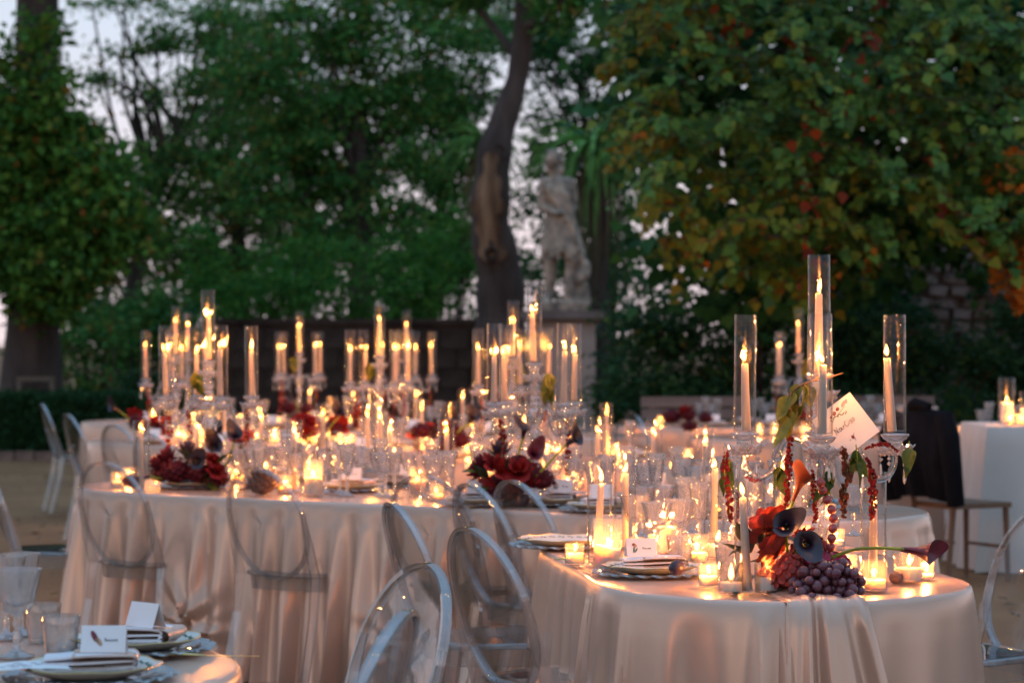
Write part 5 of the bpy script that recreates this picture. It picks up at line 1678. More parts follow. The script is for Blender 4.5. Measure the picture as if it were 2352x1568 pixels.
def setting(x, y, rz, who, card=None, nap=0, charger=True, grp=None, plate2=True, lbl=True, card_rot=0.0, roll=True, card_off=(0, 0), knife=False):
    """one cover: glass charger, china plate, folded napkin, tent card"""
    z = TZ + .003
    lab = lambda s_: s_ + ' ' + who
    if charger:
        place('charger_plate', CHG, [], (x, y, z), rz, lab('lacy glass charger'), 'charger plate', 'glass charger plates'); z += .0075
    place('plate', PL, [part('gold_rim', PLR), part('ornament', PLO)], (x, y, z), rz, lab('scalloped gold-rimmed plate'), 'plate', 'scalloped plates'); z += .017
    c_, s_ = math.cos(rz), math.sin(rz)
    place('napkin', NAP[nap], [part('fold', NAPR, loc=(.03, .0, .003))] if roll else [], (x, y, z - .004), rz, lab('folded pale napkin'), 'napkin', 'folded napkins'); z += .026
    if card is not None:
        kids = [part('print', PRN[card])] if card >= 0 else []
        place('place_card', CARD, kids, (x + card_off[0], y + card_off[1], z), rz + card_rot, lab('tent place card' if card < 0 else 'printed tent place card'), 'place card', 'tent place cards')
    if knife:
        ux, uy = c_, s_
        place('knife', KNF, [], (x + ux * .19 + .05 * s_, y + uy * .19 - .05 * c_, TZ + .003), rz + PI / 2, lab('gold knife'), 'knife', 'gold cutlery')
        place('fork', FRK, [], (x - ux * .19 + .08 * s_, y - uy * .19 - .08 * c_, TZ + .003), rz + PI / 2, lab('gold fork'), 'fork', 'gold cutlery')

x, y = on(1497, 1322, TZ)
setting(x, y, .12, 'next to the plum on the near table', 1, 1, card_off=(-.03, .01), card_rot=.1)
x, y = on(1290, 1258, TZ)
place('charger_plate', CHG, [], (x, y, TZ + .003), .2, 'lacy glass charger at the left edge of the near table', 'charger plate', 'glass charger plates')
place('plate', PL, [part('gold_rim', PLR), part('ornament', PLO)], (x, y, TZ + .011), .2, 'scalloped plate at the left edge of the near table', 'plate', 'scalloped plates')
x, y = on(1275, 1290, TZ)
place('fork', FRK, [], (x, y, TZ + .004), .25, 'gold fork beside the small votive, near table edge', 'fork', 'gold cutlery')
# plum on the plate
mb = MB(); mb.lathe([(.0005, 0), (.012, .002), (.021, .013), (.022, .022), (.016, .034), (.006, .0395), (.0005, .038)], 14); pst = MB(); pst.tube([(0, 0, .037), (.001, 0, .046)], .0009, 5)
x, y = on(1555, 1316, TZ + .035)
place('plum', mb.mesh('plum', M['plum']), [part('stalk', pst.mesh('stalk', M['bark']))], (x, y, TZ + .03), 0, 'single dark plum on the plate rim of the near table', 'plum')

# ---- front corner table
x, y = on(205, 1550, TZ + .01); setting(x, y, .12, 'in the foreground with the feather card', 0, 1, card_off=(.025, .02), card_rot=-.12)
x, y = on(312, 1485, TZ + .01); setting(x, y, -.25, 'in the foreground with the blank card', -1, 0, card_off=(.02, .0), card_rot=-.45)
x, y = on(455, 1512, TZ); place('knife', KNF, [], (x - .08, y, TZ + .004), -.06, 'gold knife lying at the rim of the front corner table', 'knife', 'gold cutlery')
mb = MB(); mb.slab([[(-.075, -.045, .0), (.0, -.05, .004), (.075, -.05, .0)], [(-.07, .055, .0), (0, .05, .005), (.08, .05, .001)]], .0006)
x, y = on(60, 1535, TZ + .03)
pr = MB()
for k in range(9):
    pr.box((-.045 + .018 * (k % 4) + .004 * k, -.025 + .022 * (k // 3), .0045), (.010 + .004 * (k % 3), .0028, .0004))
place('menu_card', mb.mesh('menu_card', M['card'], False), [part('print', pr.mesh('print', M['ink'], False))], (x, y, TZ + .034), .3, 'printed white menu sheet lying across the foreground plate', 'menu')
GC = 'glasses on the front corner table'
onC = lambda px, py: (*on(px, py, TZ), TZ + .004)
goblet(onC(38, 1512), 'w', 'ribbed goblet closest to the camera, catching candle sparks', GC, 1.08)
goblet(onC(15, 1470), 'g', 'goblet partly hidden behind the closest one, at the picture edge', GC)
goblet(onC(48, 1462), 'g', 'goblet standing behind the two closest tumblers', GC)
tumbler(onC(140, 1509), 'ribbed tumbler in front of the blank card plate', GC)
tumbler(onC(98, 1478), 'ribbed tumbler behind the foreground goblet', GC)
votive(onC(-230, 1470), .03, .07, .03, 'votive at the cut-off end of the front corner table', 'candles on the front corner table')

# ---- middle long table: covers, glasses and candles
onL = lambda px, py: (*on(px, py, TZ), TZ + .004)
for px, py, who, cd, k in ((437, 1122, 'at the place below the dark flowers', 2, 0), (808, 1128, 'at the place left of the middle chair back', 2, 1), (1290, 1160, 'at the place beside the red roses', 1, 0),
                       (800, 1085, 'second back from the middle chair', -1, 0), (770, 1066, 'third back from the middle chair', 2, 1)):
    x, y = on(px, py, TZ)
    setting(x, y, -.55, who, cd, k, card_rot=.55 - .1, card_off=(0, -.01))
HL = 'hurricanes on the middle long table'
for px, py, r, h, ch, nm in ((676, 1128, .034, .30, .235, 'nearest the dark pinecone'), (325, 1128, .036, .30, .250, 'at the left end, beside the dark flowers'), (897, 1112, .034, .30, .225, 'behind the middle chair back'),
                         (1025, 1122, .036, .30, .23, 'left of the red roses'), (599, 1078, .033, .30, .235, 'above the dark pinecone'), (845, 1072, .033, .31, .245, 'left one of the pair over the place cards'), (872, 1078, .033, .31, .24, 'right one of the pair over the place cards'),
                         (1375, 1112, .034, .30, .22, 'by the copper calla bloom'), (1503, 1122, .036, .30, .225, 'at the right, before the grey bench'), (1205, 1072, .033, .30, .22, 'hidden behind the red roses'), (455, 1080, .033, .30, .2, 'behind the dark flowers'), (740, 1052, .033, .30, .22, 'far side, above the third place'), (1620, 1150, .034, .30, .22, 'near the right end, behind the flutes')):
    p = onL(px, py)
    tl = (random.uniform(-.03, .04), random.uniform(-.02, .02))
    glass_tube('hurricane_glass', p, r, h, 'tall clear hurricane ' + nm + ', middle table', HL)
    taper((p[0], p[1], p[2] + .006), ch, 'lit taper in the hurricane ' + nm + ', middle table', 'candles on the middle long table', tilt=tl)
for px, py, r, h, fi in ((655, 1135, .033, .075, .03), (720, 1140, .040, .15, .075), (270, 1122, .03, .07, .03), (295, 1112, .03, .07, .03), (1003, 1152, .030, .07, .025), (960, 1140, .036, .12, .06), (545, 1110, .03, .07, .03),
                     (610, 1092, .03, .07, .03), (1305, 1130, .03, .07, .03), (1325, 1125, .03, .07, .03), (1120, 1120, .03, .07, .03), (905, 1080, .03, .07, .03), (700, 1095, .03, .08, .05), (760, 1040, .03, .07, .03),
                     (480, 1072, .03, .07, .03), (360, 1080, .03, .07, .03), (1150, 1060, .03, .07, .03), (1250, 1085, .03, .07, .03), (1440, 1120, .03, .07, .03), (1680, 1190, .03, .07, .03), (1800, 1190, .03, .07, .03), (1900, 1205, .03, .07, .03), (975, 1062, .03, .07, .03), (1080, 1085, .03, .07, .03), (640, 1060, .03, .07, .03)):
    later(votive(onL(px, py), r, h, fi, None, 'votives on the middle long table', mat='cup' if h < .1 else 'frosted'), 'glowing votive on the middle long table, {n} from its left end')
rl = random.Random(5)
TL = TABLES['L']
def on_table(key, t, v):
    T_ = TABLES[key]
    p = T_['c0'] + T_['a'] * (t * T_['L']) + T_['n'] * (v * T_['r'])
    return p
for t in np.linspace(-.02, 1.02, 13):
    for side in (1, -1):
        for q, (dt, dv, kd) in enumerate(((0, .40, 'w'), (.030, .46, 'f'), (.052, .34, 'g'))):
            p = on_table('L', t + dt + rl.uniform(-.008, .008), side * (dv + rl.uniform(-.05, .05)))
            if side > 0 and (315 < proj(p)[0] < 545 or 1085 < proj(p)[0] < 1275):
                continue                            # the low flowers stand here
            later(goblet((p.x, p.y, TZ + .004), kd, None, 'glasses on the middle long table', rl.uniform(.96, 1.06)), {'f': 'tall flute', 'w': 'wide ribbed goblet', 'g': 'ribbed goblet'}[kd] + ' on the middle long table, {n} of its kind from the left')
for t in np.linspace(.04, .96, 5):
    p = on_table('L', t, -.70)
    x, y = p.x, p.y
    setting(x, y, -.55 + PI, 'on the middle table\'s far side, ' + ORD[int(round(t * 4))] + ' place from left', -1, 0, card_rot=.1)
for t in (.62, .82, .97):
    p = on_table('L', t, .74)
    setting(p.x, p.y, -.55, 'at the middle table\'s right end, place ' + {.62: 'by the hurricane', .82: 'behind the goblet trio', .97: 'at the very end'}[t], 2 if t > .9 else -1, 0, card_rot=.4)

# ---- farther tables
def dress(key, what, n_seat, n_v, n_h, seed, gob=True):
    rr = random.Random(seed)
    T_ = TABLES[key]
    for i in range(n_v):
        p = on_table(key, rr.uniform(-.08, 1.08), rr.uniform(-.45, .45))
        later(votive((p.x, p.y, TZ + .004), .03, rr.choice((.07, .07, .09)), .03, None, 'votives on the ' + what), 'glowing votive on the ' + what + ', {n} from the left')
    for i in range(n_h):
        p = on_table(key, (i + rr.uniform(.2, .8)) / n_h, rr.uniform(-.4, .4))
        later(glass_tube('hurricane_glass', (p.x, p.y, TZ + .004), .034, .30, None, 'hurricanes on the ' + what), 'tall hurricane on the ' + what + ', {n} from the left')
        later(taper((p.x, p.y, TZ + .01), .225, None, 'tapers on the ' + what), 'lit taper in a hurricane on the ' + what + ', {n} from the left')
    for i in range(n_seat):
        for side in (1, -1):
            t = (i + .5) / n_seat
            p = on_table(key, t, side * .72)
            rz = math.atan2(T_['a'].y, T_['a'].x) + (0 if side > 0 else PI)
            later(place('plate', PL, [part('gold_rim', PLR)], (p.x, p.y, TZ + .004), rz, None, 'plate', 'plates on the ' + what), 'scalloped plate on the ' + what + ', {n} from the left')
            later(place('napkin', NAP[0], [], (p.x, p.y, TZ + .018), rz, None, 'napkin', 'napkins on the ' + what), 'folded napkin on the ' + what + ', {n} from the left')
            if side > 0:
                later(place('place_card', CARD, [], (p.x, p.y, TZ + .044), rz * .4, None, 'place card', 'place cards on the ' + what), 'tent place card on the ' + what + ', {n} from the left')
            for q, (dt, dv, kd) in enumerate(((0, .42, 'w'), (.032, .47, 'f'))):
                p = on_table(key, t + dt + rr.uniform(-.01, .01), side * (dv + rr.uniform(-.04, .04)))
                later(goblet((p.x, p.y, TZ + .004), kd, None, 'glasses on the ' + what, rr.uniform(.97, 1.1)), {'f': 'tall flute', 'w': 'ribbed goblet'}[kd] + ' on the ' + what + ', {n} from the left')
dress('M', 'second long table', 6, 26, 8, 3)
dress('N', 'farthest long table', 6, 18, 7, 4)
dress('R', 'table below the shrubbery', 4, 9, 0, 9)
dress('S', 'rearmost table', 4, 2, 0, 10)

# ---- buffet table candles
bp = lambda px, dd: ((px - CX) / F * dd, dd, bz + .003)
p = bp(2312, 14.9); glass_tube('hurricane_glass', p, .05, .285, 'tall hurricane with a pillar candle on the white buffet table', 'buffet hurricanes')
mb = MB(); mb.lathe([(.0005, .004), (.038, .004), (.038, .13), (.034, .134), (.0005, .131)], 18); plm = mb.mesh('pillar_candle', M['white_wax'], angle=60)
place('pillar_candle', plm, [part('wick', WK, loc=(0, 0, .131)), lamp_part(.8, .14), part('flame', FL[0], loc=(0, 0, .137))], p, 0, 'pillar candle inside the tall hurricane on the white buffet table', 'candle')
votive(bp(2320, 14.7), .034, .085, .03, 'votive in front of the buffet pillar candle', 'buffet votives')
p = bp(2358, 14.85); glass_tube('hurricane_glass', p, .045, .2, 'shorter hurricane cut by the right edge, white buffet table', 'buffet hurricanes')
place('pillar_candle', plm, [part('wick', WK, loc=(0, 0, .131)), lamp_part(.8, .14), part('flame', FL[1], loc=(0, 0, .137))], p, 0, 'pillar candle in the shorter hurricane on the white buffet table', 'candle', scale=(.9, .9, .7))
votive(bp(2348, 14.65), .03, .07, .03, 'low votive near the right edge of the white buffet table', 'buffet votives')

# ================================================================== FLOWERS, FRUIT, HANGING STRANDS
def petal_mesh(name, w, h, cup, curl, mat, nu=5, nv=5):
    """one cupped petal standing on its base at the origin, leaning outward along +X"""
    rows = []
    for j in range(nv):
        t = j / (nv - 1)
        row = []
        ww = w * (math.sin(PI * min(1, .18 + t * .72)) ** .7)
        for i in range(nu):
            u = i / (nu - 1) * 2 - 1
            x = cup * math.sin(t * 1.5) * h * .5 + curl * t ** 4 * h - .30 * ww * u * u * (1 - .3 * t)
            row.append((x, u * ww, h * t * (1 - .10 * u * u * t) - curl * .35 * t ** 5 * h))
        rows.append(row)
    mb = MB(); mb.grid(rows)
    return mb.mesh(name, mat, angle=180)
def rose_part(mats, R, loc, rot, name='rose'):
    rnd = random.Random(int(abs(loc[0]) * 1e4) % 9999)
    mb = MB(); mb.ell((0, 0, R * .55), (R * .22, R * .22, R * .42), 8, 6)
    kids = []
    ps = [petal_mesh('petal', R * .34, R * 1.05, .15, .0, mats), petal_mesh('petal', R * .48, R * 1.02, .45, .18, mats), petal_mesh('petal', R * .60, R * .95, .9, .42, mats)]
    for k in range(17):
        ring = 0 if k < 4 else 1 if k < 10 else 2
        a = k * 2.399
        kids.append(part('petal', ps[ring], loc=(R * (.05, .13, .20)[ring] * math.cos(a), R * (.05, .13, .20)[ring] * math.sin(a), -.02 * R * ring), rot=(rnd.uniform(-.12, .12), (.02, .20, .46)[ring] + rnd.uniform(-.08, .12), a)))
    return part(name, mb.mesh(name, mats), kids, loc=loc, rot=rot)
def calla_mesh(mat, L=.075, R=.030, tip=.030):
    rows = []
    nv, nu = 14, 28
    for j in range(nv):
        t = j / (nv - 1)
        row = []
        for i in range(nu):
            a = 2 * PI * i / (nu - 1)
            r = R * (.16 + .30 * t + .54 * max(0, (t - .45) / .55) ** 1.7)
            w = (1 - math.cos(a)) / 2                                  # 1 on the tip side
            flare = max(0, (t - .6) / .4)
            over = .16 * R * (a / (2 * PI) - .5) * (1 - w) * 1.0
            x = -(r * (1 + .25 * flare * w) + over) * math.cos(a) * (1 + .0 * t) ; y = (r + over) * math.sin(a)
            z = L * t * (.80 + .20 * w) + tip * flare ** 1.6 * w ** 6 - .35 * R * flare ** 3 * (1 - w) * .5
            x += .55 * tip * flare ** 2 * w ** 5
            row.append((x, y, z))
        rows.append(row)
    mb = MB(); mb.grid(rows)
    return mb.mesh('spathe', mat, angle=180)
def calla_part(mat, stem_pts, axis, roll=0.0, L=.075, R=.030, tip=.028, stem_r=.0045, name='calla_lily'):
    """stem_pts in the local frame of the arrangement, the bloom continues along axis at their end"""
    axis = Vector(axis).normalized()
    q = axis.to_track_quat('Z', 'Y')
    rot = (q @ Euler((0, 0, roll)).to_quaternion()).to_euler()
    e = Vector(stem_pts[-1])
    mb = MB()
    P_ = [tuple(Vector(p) - e) for p in stem_pts] + [tuple(axis * .008)]
    inv = q.inverted(); inv = (q @ Euler((0, 0, roll)).to_quaternion()).inverted()
    P2 = [inv @ Vector(p) for p in spline(P_, 4)]
    mb.tube(P2, stem_r, 8)
    sp_ = MB(); sp_.tube([(0, 0, .01), (.001, 0, L * .45), (.002, 0, L * .68)], [.003, .0034, .0018], 8)
    return part(name, calla_mesh(mat, L, R, tip), [part('stem', mb.mesh('stem', M['stem'])), part('spadix', sp_.mesh('spadix', M['calla']))], loc=tuple(e), rot=tuple(rot))
def leaf_mesh(name, L, w, mat, droop=.25, fold=.25, wavy=0.0):
    rows = []
    n = 9
    for k in range(n):
        t = k / (n - 1)
        ww = w * math.sin(PI * min(1, t * .97 + .03) ** .75) ** .9 + .0006
        z = -droop * L * t * t
        rows.append([(L * t, -ww, z + fold * ww + wavy * math.sin(9 * t)), (L * t, -ww * .5, z + fold * ww * .4), (L * t, 0, z), (L * t, ww * .5, z + fold * ww * .4), (L * t, ww, z + fold * ww - wavy * math.sin(9 * t + 1))])
    mb = MB(); mb.slab(rows, .0005)
    return mb.mesh(name, mat, angle=60)
LF_D = [leaf_mesh('leaf', .088, .019, M['leaf_dark'], d_) for d_ in (.1, .5)]
LF_G = [leaf_mesh('leaf', .060, .016, M['leaf_green'], d_, wavy=.002) for d_ in (.3, .9)]
LF_Y = [leaf_mesh('leaf', .075, .023, M['leaf_yellow'], d_, wavy=.004) for d_ in (.25, .7)]
LF_P = leaf_mesh('bract', .055, .008, M['wine'], -.25)
LF_B = leaf_mesh('bract', .060, .009, M['plum'], -.25)
def floret_mesh(mat, s=.0105):
    mb = MB()
    for k in range(4):
        a = PI / 2 * k
        T = Matrix.Rotation(a, 4, 'Z')
        rows = []
        for j in range(4):
            t = j / 3
            ww = s * .62 * math.sin(PI * min(1, .12 + .78 * t)) ** .7
            rows.append([(s * t, -ww, .0022 * t * t + .001), (s * t, 0, .0003 + .003 * t * t), (s * t, ww, .0022 * t * t + .001)])
        mb.grid(rows, T=T)
    mb.ell((0, 0, .001), .0016, 6, 4)
    return mb.mesh('floret', mat, angle=180)
FLO_C, FLO_W = floret_mesh(M['hydrangea']), floret_mesh(M['wine'])
def hydrangea_part(fl, mat, R, n, loc, seed=0):
    rnd = random.Random(seed)
    mb = MB(); mb.ell((0, 0, 0), (R * .82, R * .82, R * .7), 10, 7)
    kids = []
    for k in range(n):
        z = 1 - 1.55 * (k + .5) / n; a = k * 2.39996
        r_ = math.sqrt(max(0, 1 - z * z)); d_ = Vector((r_ * math.cos(a), r_ * math.sin(a), z))
        q = (d_ + Vector((rnd.uniform(-.25, .25), rnd.uniform(-.25, .25), rnd.uniform(-.1, .25)))).to_track_quat('Z', 'Y')
        kids.append(part('floret', fl, loc=tuple(Vector((d_.x * R, d_.y * R, d_.z * R * .85)) * rnd.uniform(.9, 1.06)), rot=tuple((q @ Euler((0, 0, rnd.uniform(0, 6))).to_quaternion()).to_euler())))
    return part('hydrangea', mb.mesh('hydrangea', mat), kids, loc=loc)
def spiky_part(bract, mat, R, loc, rot=(0, 0, 0), n=36, sc=1.0, name='protea'):
    mb = MB(); mb.ell((0, 0, .010), (.016 * sc, .016 * sc, .022 * sc), 10, 7)
    kids = []
    for k in range(n):
        ring = k / n
        a = k * 2.39996
        kids.append(part('bract', bract, loc=(.010 * sc * math.cos(a), .010 * sc * math.sin(a), .002 + .010 * (1 - ring)), rot=(0, -(.35 + .95 * (1 - ring)) if False else -(1.35 - 1.05 * ring), a)))
    return part(name, mb.mesh(name, mat), kids, loc=loc, rot=rot)

def leaf_part(mesh, a, b, roll=0.0):
    """leaf from point a towards point b"""
    v = Vector(b) - Vector(a)
    q = v.to_track_quat('X', 'Z')
    return part('leaf', mesh, loc=tuple(a), rot=tuple((q @ Euler((roll, 0, 0)).to_quaternion()).to_euler()))

# ---- arrangement at the foot of the near candelabra
A0 = Vector((K1[0] - .03, 6.20, TZ + .004))
w = lambda px, py, d_: W(px, py, d_) - A0
kids = [
    rose_part(M['coral'], .052, tuple(w(1768, 1212, 6.14)), (-.85, -.2, .4)),
    rose_part(M['coral'], .046, tuple(w(1785, 1266, 6.10)), (-.95, .25, 1.1)),
    rose_part(M['rose'], .036, tuple(w(1850, 1240, 6.22)), (-.7, .3, 2.0)),
    hydrangea_part(FLO_C, M['hydrangea'], .058, 74, tuple(w(1812, 1312, 6.13)), 1),
    hydrangea_part(FLO_C, M['hydrangea'], .040, 44, tuple(w(1775, 1330, 6.14)), 2),
    hydrangea_part(FLO_W, M['wine'], .046, 50, tuple(w(1860, 1262, 6.21)), 3),
    calla_part(M['calla'], [w(1822, 1300, 6.16), w(1808, 1262, 6.14), w(1806, 1215, 6.12)], (-.12, -.75, .35), roll=.4, L=.055, R=.034, tip=.026),
    calla_part(M['calla'], [w(1815, 1300, 6.15), w(1832, 1265, 6.11), w(1850, 1250, 6.08)], (.05, -.95, .14), roll=-1.2, L=.050, R=.035, tip=.014),
    calla_part(M['calla_orange'], [w(1800, 1262, 6.17), w(1808, 1200, 6.15), w(1822, 1150, 6.13)], (.32, -.12, .9), roll=2.9, L=.085, R=.030, tip=.026),
    calla_part(M['calla_wine'], [w(1885, 1290, 6.13), w(1960, 1262, 6.10), w(2020, 1258, 6.08), w(2068, 1260, 6.06)], (.95, -.1, -.10), roll=0.25, L=.090, R=.032, tip=.034),
]
# sliced crimson fruit
mb = MB(); rows = []
for j in range(8):
    t = j / 7
    rows.append([(.036 * t * math.cos(2 * PI * i / 24), .028 * t * math.sin(2 * PI * i / 24), .004 * math.sin(9 * t) * (1 - t) + .002 * math.sin(5 * 2 * PI * i / 24) * t) for i in range(24)])
mb.grid(rows, M['crimson'], closed_u=True)
mb.grid([[(q * .036 * math.cos(2 * PI * i / 24), q * .028 * math.sin(2 * PI * i / 24), z) for i in range(24)] for q, z in ((1.0, 0), (1.05, -.004), (.95, -.02), (.6, -.034), (.01, -.038))], M['calla_wine'], closed_u=True)
kids.append(part('cut_fruit', mb.mesh('cut_fruit'), loc=tuple(w(1878, 1280, 6.10)), rot=(.95, .1, .2)))
kids.append(part('cut_fruit', mb.mesh('cut_fruit'), loc=tuple(w(1925, 1292, 6.13)), rot=(1.1, .5, -.4)))
for a_, b_, k in (((1715, 1275), (1648, 1232), 0), ((1710, 1262), (1640, 1262), 1), ((1715, 1290), (1652, 1300), 1), ((1718, 1310), (1660, 1330), 0), ((1718, 1250), (1690, 1190), 0), ((1722, 1270), (1712, 1195), 0),
                  ((1740, 1290), (1690, 1280), 1), ((1745, 1260), (1735, 1190), 0), ((1730, 1320), (1690, 1335), 1), ((1765, 1245), (1752, 1180), 0), ((1785, 1230), (1830, 1225), 1), ((1760, 1280), (1815, 1240), 0)):
    kids.append(leaf_part(LF_D[k], w(a_[0], a_[1], 6.19), w(b_[0], b_[1], 6.14), random.uniform(-.6, .6)))
for a_, b_ in (((1800, 1350), (1760, 1362)), ((1900, 1300), (1955, 1310)), ((1770, 1235), (1800, 1200))):
    kids.append(leaf_part(LF_G[0], w(a_[0], a_[1], 6.15), w(b_[0], b_[1], 6.10), .4))
mb = MB(); mb.lathe([(.0005, 0), (.045, 0), (.052, .02), (.046, .04), (.0005, .042)], 16)
kids.append(part('bowl', mb.mesh('bowl', M['plum']), loc=(0, 0, 0)))
place('flower_arrangement', None, kids, A0, 0, 'flowers at the foot of the near candelabra: coral roses, black callas, hydrangea', 'flower arrangement')

# ---- bunch of grapes and loose fruit
mb = MB(); mb.ell((0, 0, 0), (.0135, .0135, .0148), 12, 9); GRS = []
for q_ in (.84, .94, 1.02, 1.10):
    mb = MB(); mb.ell((0, 0, 0), (.0135 * q_, .0132 * q_, .0152 * q_), 12, 9); GRS.append(mb.mesh('grape', M['grape']))
g0 = W(1903, 1345, 6.045); g0.z = TZ + .002
kids = []
rg = random.Random(4)
pts = []
tries = 0
while len(pts) < 62 and tries < 20000:
    tries += 1
    p = Vector((rg.uniform(-.095, .085), rg.uniform(-.045, .05), rg.uniform(.016, .088)))
    if (p.x / .095) ** 2 + (p.y / .055) ** 2 + ((p.z - .016) / .075) ** 2 > 1: continue
    if all((p - q).length > .0225 for q in pts): pts.append(p)
pts += [Vector((-.05, -.060, .006)), Vector((-.022, -.066, .0)), Vector((.012, -.064, .004)), Vector((.045, -.058, .012)), Vector((-.075, -.05, .018))]
for p in pts:
    s_ = rg.uniform(.72, 1.10)
    kids.append(part('grape', GRS[int(s_ * 100) % 4], loc=tuple(p), rot=(rg.uniform(0, 3), rg.uniform(0, 3), 0)))
mb = MB(); mb.tube([(0, 0, .03), (.02, .01, .06), (.05, .02, .085)], .0025, 6); mb.tube([(0, 0, .03), (-.04, 0, .045)], .002, 6)
kids.append(part('stalk', mb.mesh('stalk', M['stem'])))
place('grape_bunch', None, kids, g0, 0, 'bunch of dusky red grapes at the front edge of the near table', 'grapes')
mb = MB(); mb.ell((0, 0, .020), (.022, .022, .020), 14, 9); fig = mb.mesh('fig', M['brown_skin'])
for px, py, lab in ((1808, 1352, 'brown fig between the full votive and the grapes'), (1832, 1354, 'brown fig touching the bunch of grapes'), (2058, 1342, 'brown fig next to the broad votive')):
    x, y = on(px, py, TZ); place('fig', fig, [], (x, y, TZ + .002), 0, lab, 'fig', 'loose figs', scale=.85)

# ---- strand of large red grapes
mb = MB(); mb.ell((0, 0, 0), (.0118, .0118, .0122), 14, 10); BG = mb.mesh('grape', M['bead_grape'])
path = spline([(1885, 1108), (1893, 1135), (1906, 1160), (1914, 1190), (1912, 1225), (1908, 1256), (1900, 1282), (1886, 1300)], 6)
L_ = []
acc, last = 0, None
o0 = W(1886, 1112, 6.12)
for k, (a, b) in enumerate(path):
    p = W(a, b, 6.12 + .02 * math.sin(k * .2))
    if last is None or (p - last).length > .0235:
        L_.append(p - o0); last = p
place('grape_strand', None, [part('grape', BG, loc=tuple(p)) for p in L_], o0, 0, 'string of shiny red grapes hanging from the near candelabra', 'grape string')

# ---- amaranth tassels
def amaranth(pts, d_, r, label, mat='amaranth', seed=0, group='hanging amaranth tassels', step=.0045):
    rnd = random.Random(seed)
    P_ = [W(a, b, d_) for a, b in pts]
    o = P_[0].copy()
    sp_ = [Vector(q) for q in spline([tuple(p - o) for p in P_], 12)]
    mb = MB(); last = None; tot = sum((sp_[i + 1] - sp_[i]).length for i in range(len(sp_) - 1)); run = 0
    for i in range(len(sp_)):
        if i: run += (sp_[i] - sp_[i - 1]).length
        if last is None or (sp_[i] - last).length > step * (r / .010):
            last = sp_[i]
            t = run / tot
            rr = 1.3 * r * (.55 + .45 * math.sin(PI * min(1, t * .9 + .1))) * rnd.uniform(.75, 1.1)
            for q in range(4):
                a = rnd.uniform(0, 6.28)
                mb.ell(sp_[i] + Vector((math.cos(a), math.sin(a), rnd.uniform(-.7, .7))) * rr * rnd.uniform(.25, .75), rr * rnd.uniform(.28, .55), 5, 4)
    st_ = MB(); st_.tube(sp_[::3] if len(sp_[::3]) > 1 else sp_, .0014, 5)
    place('amaranth_tassel', mb.mesh('amaranth_tassel', M[mat]), [part('stem', st_.mesh('stem', M['stem']))], o, 0, label, 'flower tassel', group)
amaranth([(1668, 1040), (1664, 1080), (1672, 1130), (1676, 1175), (1678, 1195)], 6.26, .0105, 'red amaranth tassel dropping below the left dish of the near candelabra', seed=1)
amaranth([(1690, 1130), (1694, 1160), (1690, 1200)], 6.30, .008, 'short amaranth tassel beside the left glass drops', seed=2)
amaranth([(1815, 1000), (1812, 1060), (1808, 1110), (1806, 1150), (1803, 1190)], 6.24, .0105, 'red amaranth tassel hanging over the curved left arm', seed=3)
amaranth([(1938, 1030), (1946, 1075), (1940, 1120), (1936, 1160), (1938, 1190)], 6.20, .0115, 'browning amaranth tassel hanging below the name card', 'amaranth_brown', seed=4)
amaranth([(1990, 1055), (2000, 1080), (2006, 1130), (2004, 1170), (2002, 1188)], 6.26, .0115, 'red amaranth tassel hanging under the right candelabra arm', seed=5)
amaranth([(1866, 1080), (1872, 1150), (1872, 1200)], 6.22, .009, 'amaranth tassel in front of the candelabra stem', seed=6)
amaranth([(1988, 1030), (2010, 1022), (2040, 1022), (2062, 1036)], 6.22, .007, 'sprig of red amaranth lying over the right glass dish', seed=7)
amaranth([(1716, 1095), (1732, 1103), (1745, 1104)], 6.25, .008, 'red amaranth sprig poking out under the left curved arm', seed=8)
# leafy twig at the top of the stem
T0 = W(1880, 905, 6.20)
t_ = lambda px, py, d_=6.18: W(px, py, d_) - T0
mb = MB()
mb.tube(spline([tuple(t_(1936, 857, 6.22)), tuple(t_(1890, 870)), tuple(t_(1850, 880)), tuple(t_(1815, 905)), tuple(t_(1802, 960))], 4), .0022, 6)
mb.tube(spline([tuple(t_(1910, 842, 6.22)), tuple(t_(1870, 872)), tuple(t_(1830, 890))], 4), .0018, 6)
kids = [part('twig', mb.mesh('twig', M['bare_wood']))]
for a_, b_, k in (((1845, 885), (1850, 960), 0), ((1838, 885), (1812, 925), 1), ((1822, 900), (1826, 975), 1), ((1812, 910), (1788, 955), 0), ((1830, 925), (1848, 1000), 1), ((1808, 940), (1820, 1010), 0), ((1850, 880), (1872, 940), 0), ((1800, 955), (1808, 1020), 1)):
    kids.append(leaf_part(LF_Y[k], t_(*a_), t_(*b_), random.uniform(-.9, .9)))
place('leafy_twig', None, kids, T0, 0, 'drooping yellow-green leafy twig at the top of the near candelabra', 'twig')
def leaf_spray(px, py, d_, n, label, meshes, spread=26, seed=0, fall=50):
    rnd = random.Random(seed)
    o = W(px, py, d_)
    mb = MB(); mb.tube([(0, 0, .02), (.004, 0, -.02), (0, 0, -.05)], .0016, 5)
    kids = [part('twig', mb.mesh('twig', M['stem']))]
    for k in range(n):
        a = W(px + rnd.uniform(-6, 6), py + rnd.uniform(-10, fall * .6), d_) - o
        b = W(px + rnd.uniform(-spread, spread), py + fall * rnd.uniform(.6, 1.5), d_ - rnd.uniform(-.03, .05)) - o
        kids.append(leaf_part(rnd.choice(meshes), a, b, rnd.uniform(-1, 1)))
    place('leaf_spray', None, kids, o, 0, label, 'leaves', 'leaf sprays on the candelabra')
leaf_spray(1966, 1038, 6.22, 4, 'green leaves tucked under the lower edge of the name card', LF_G, 16, 1, 30)
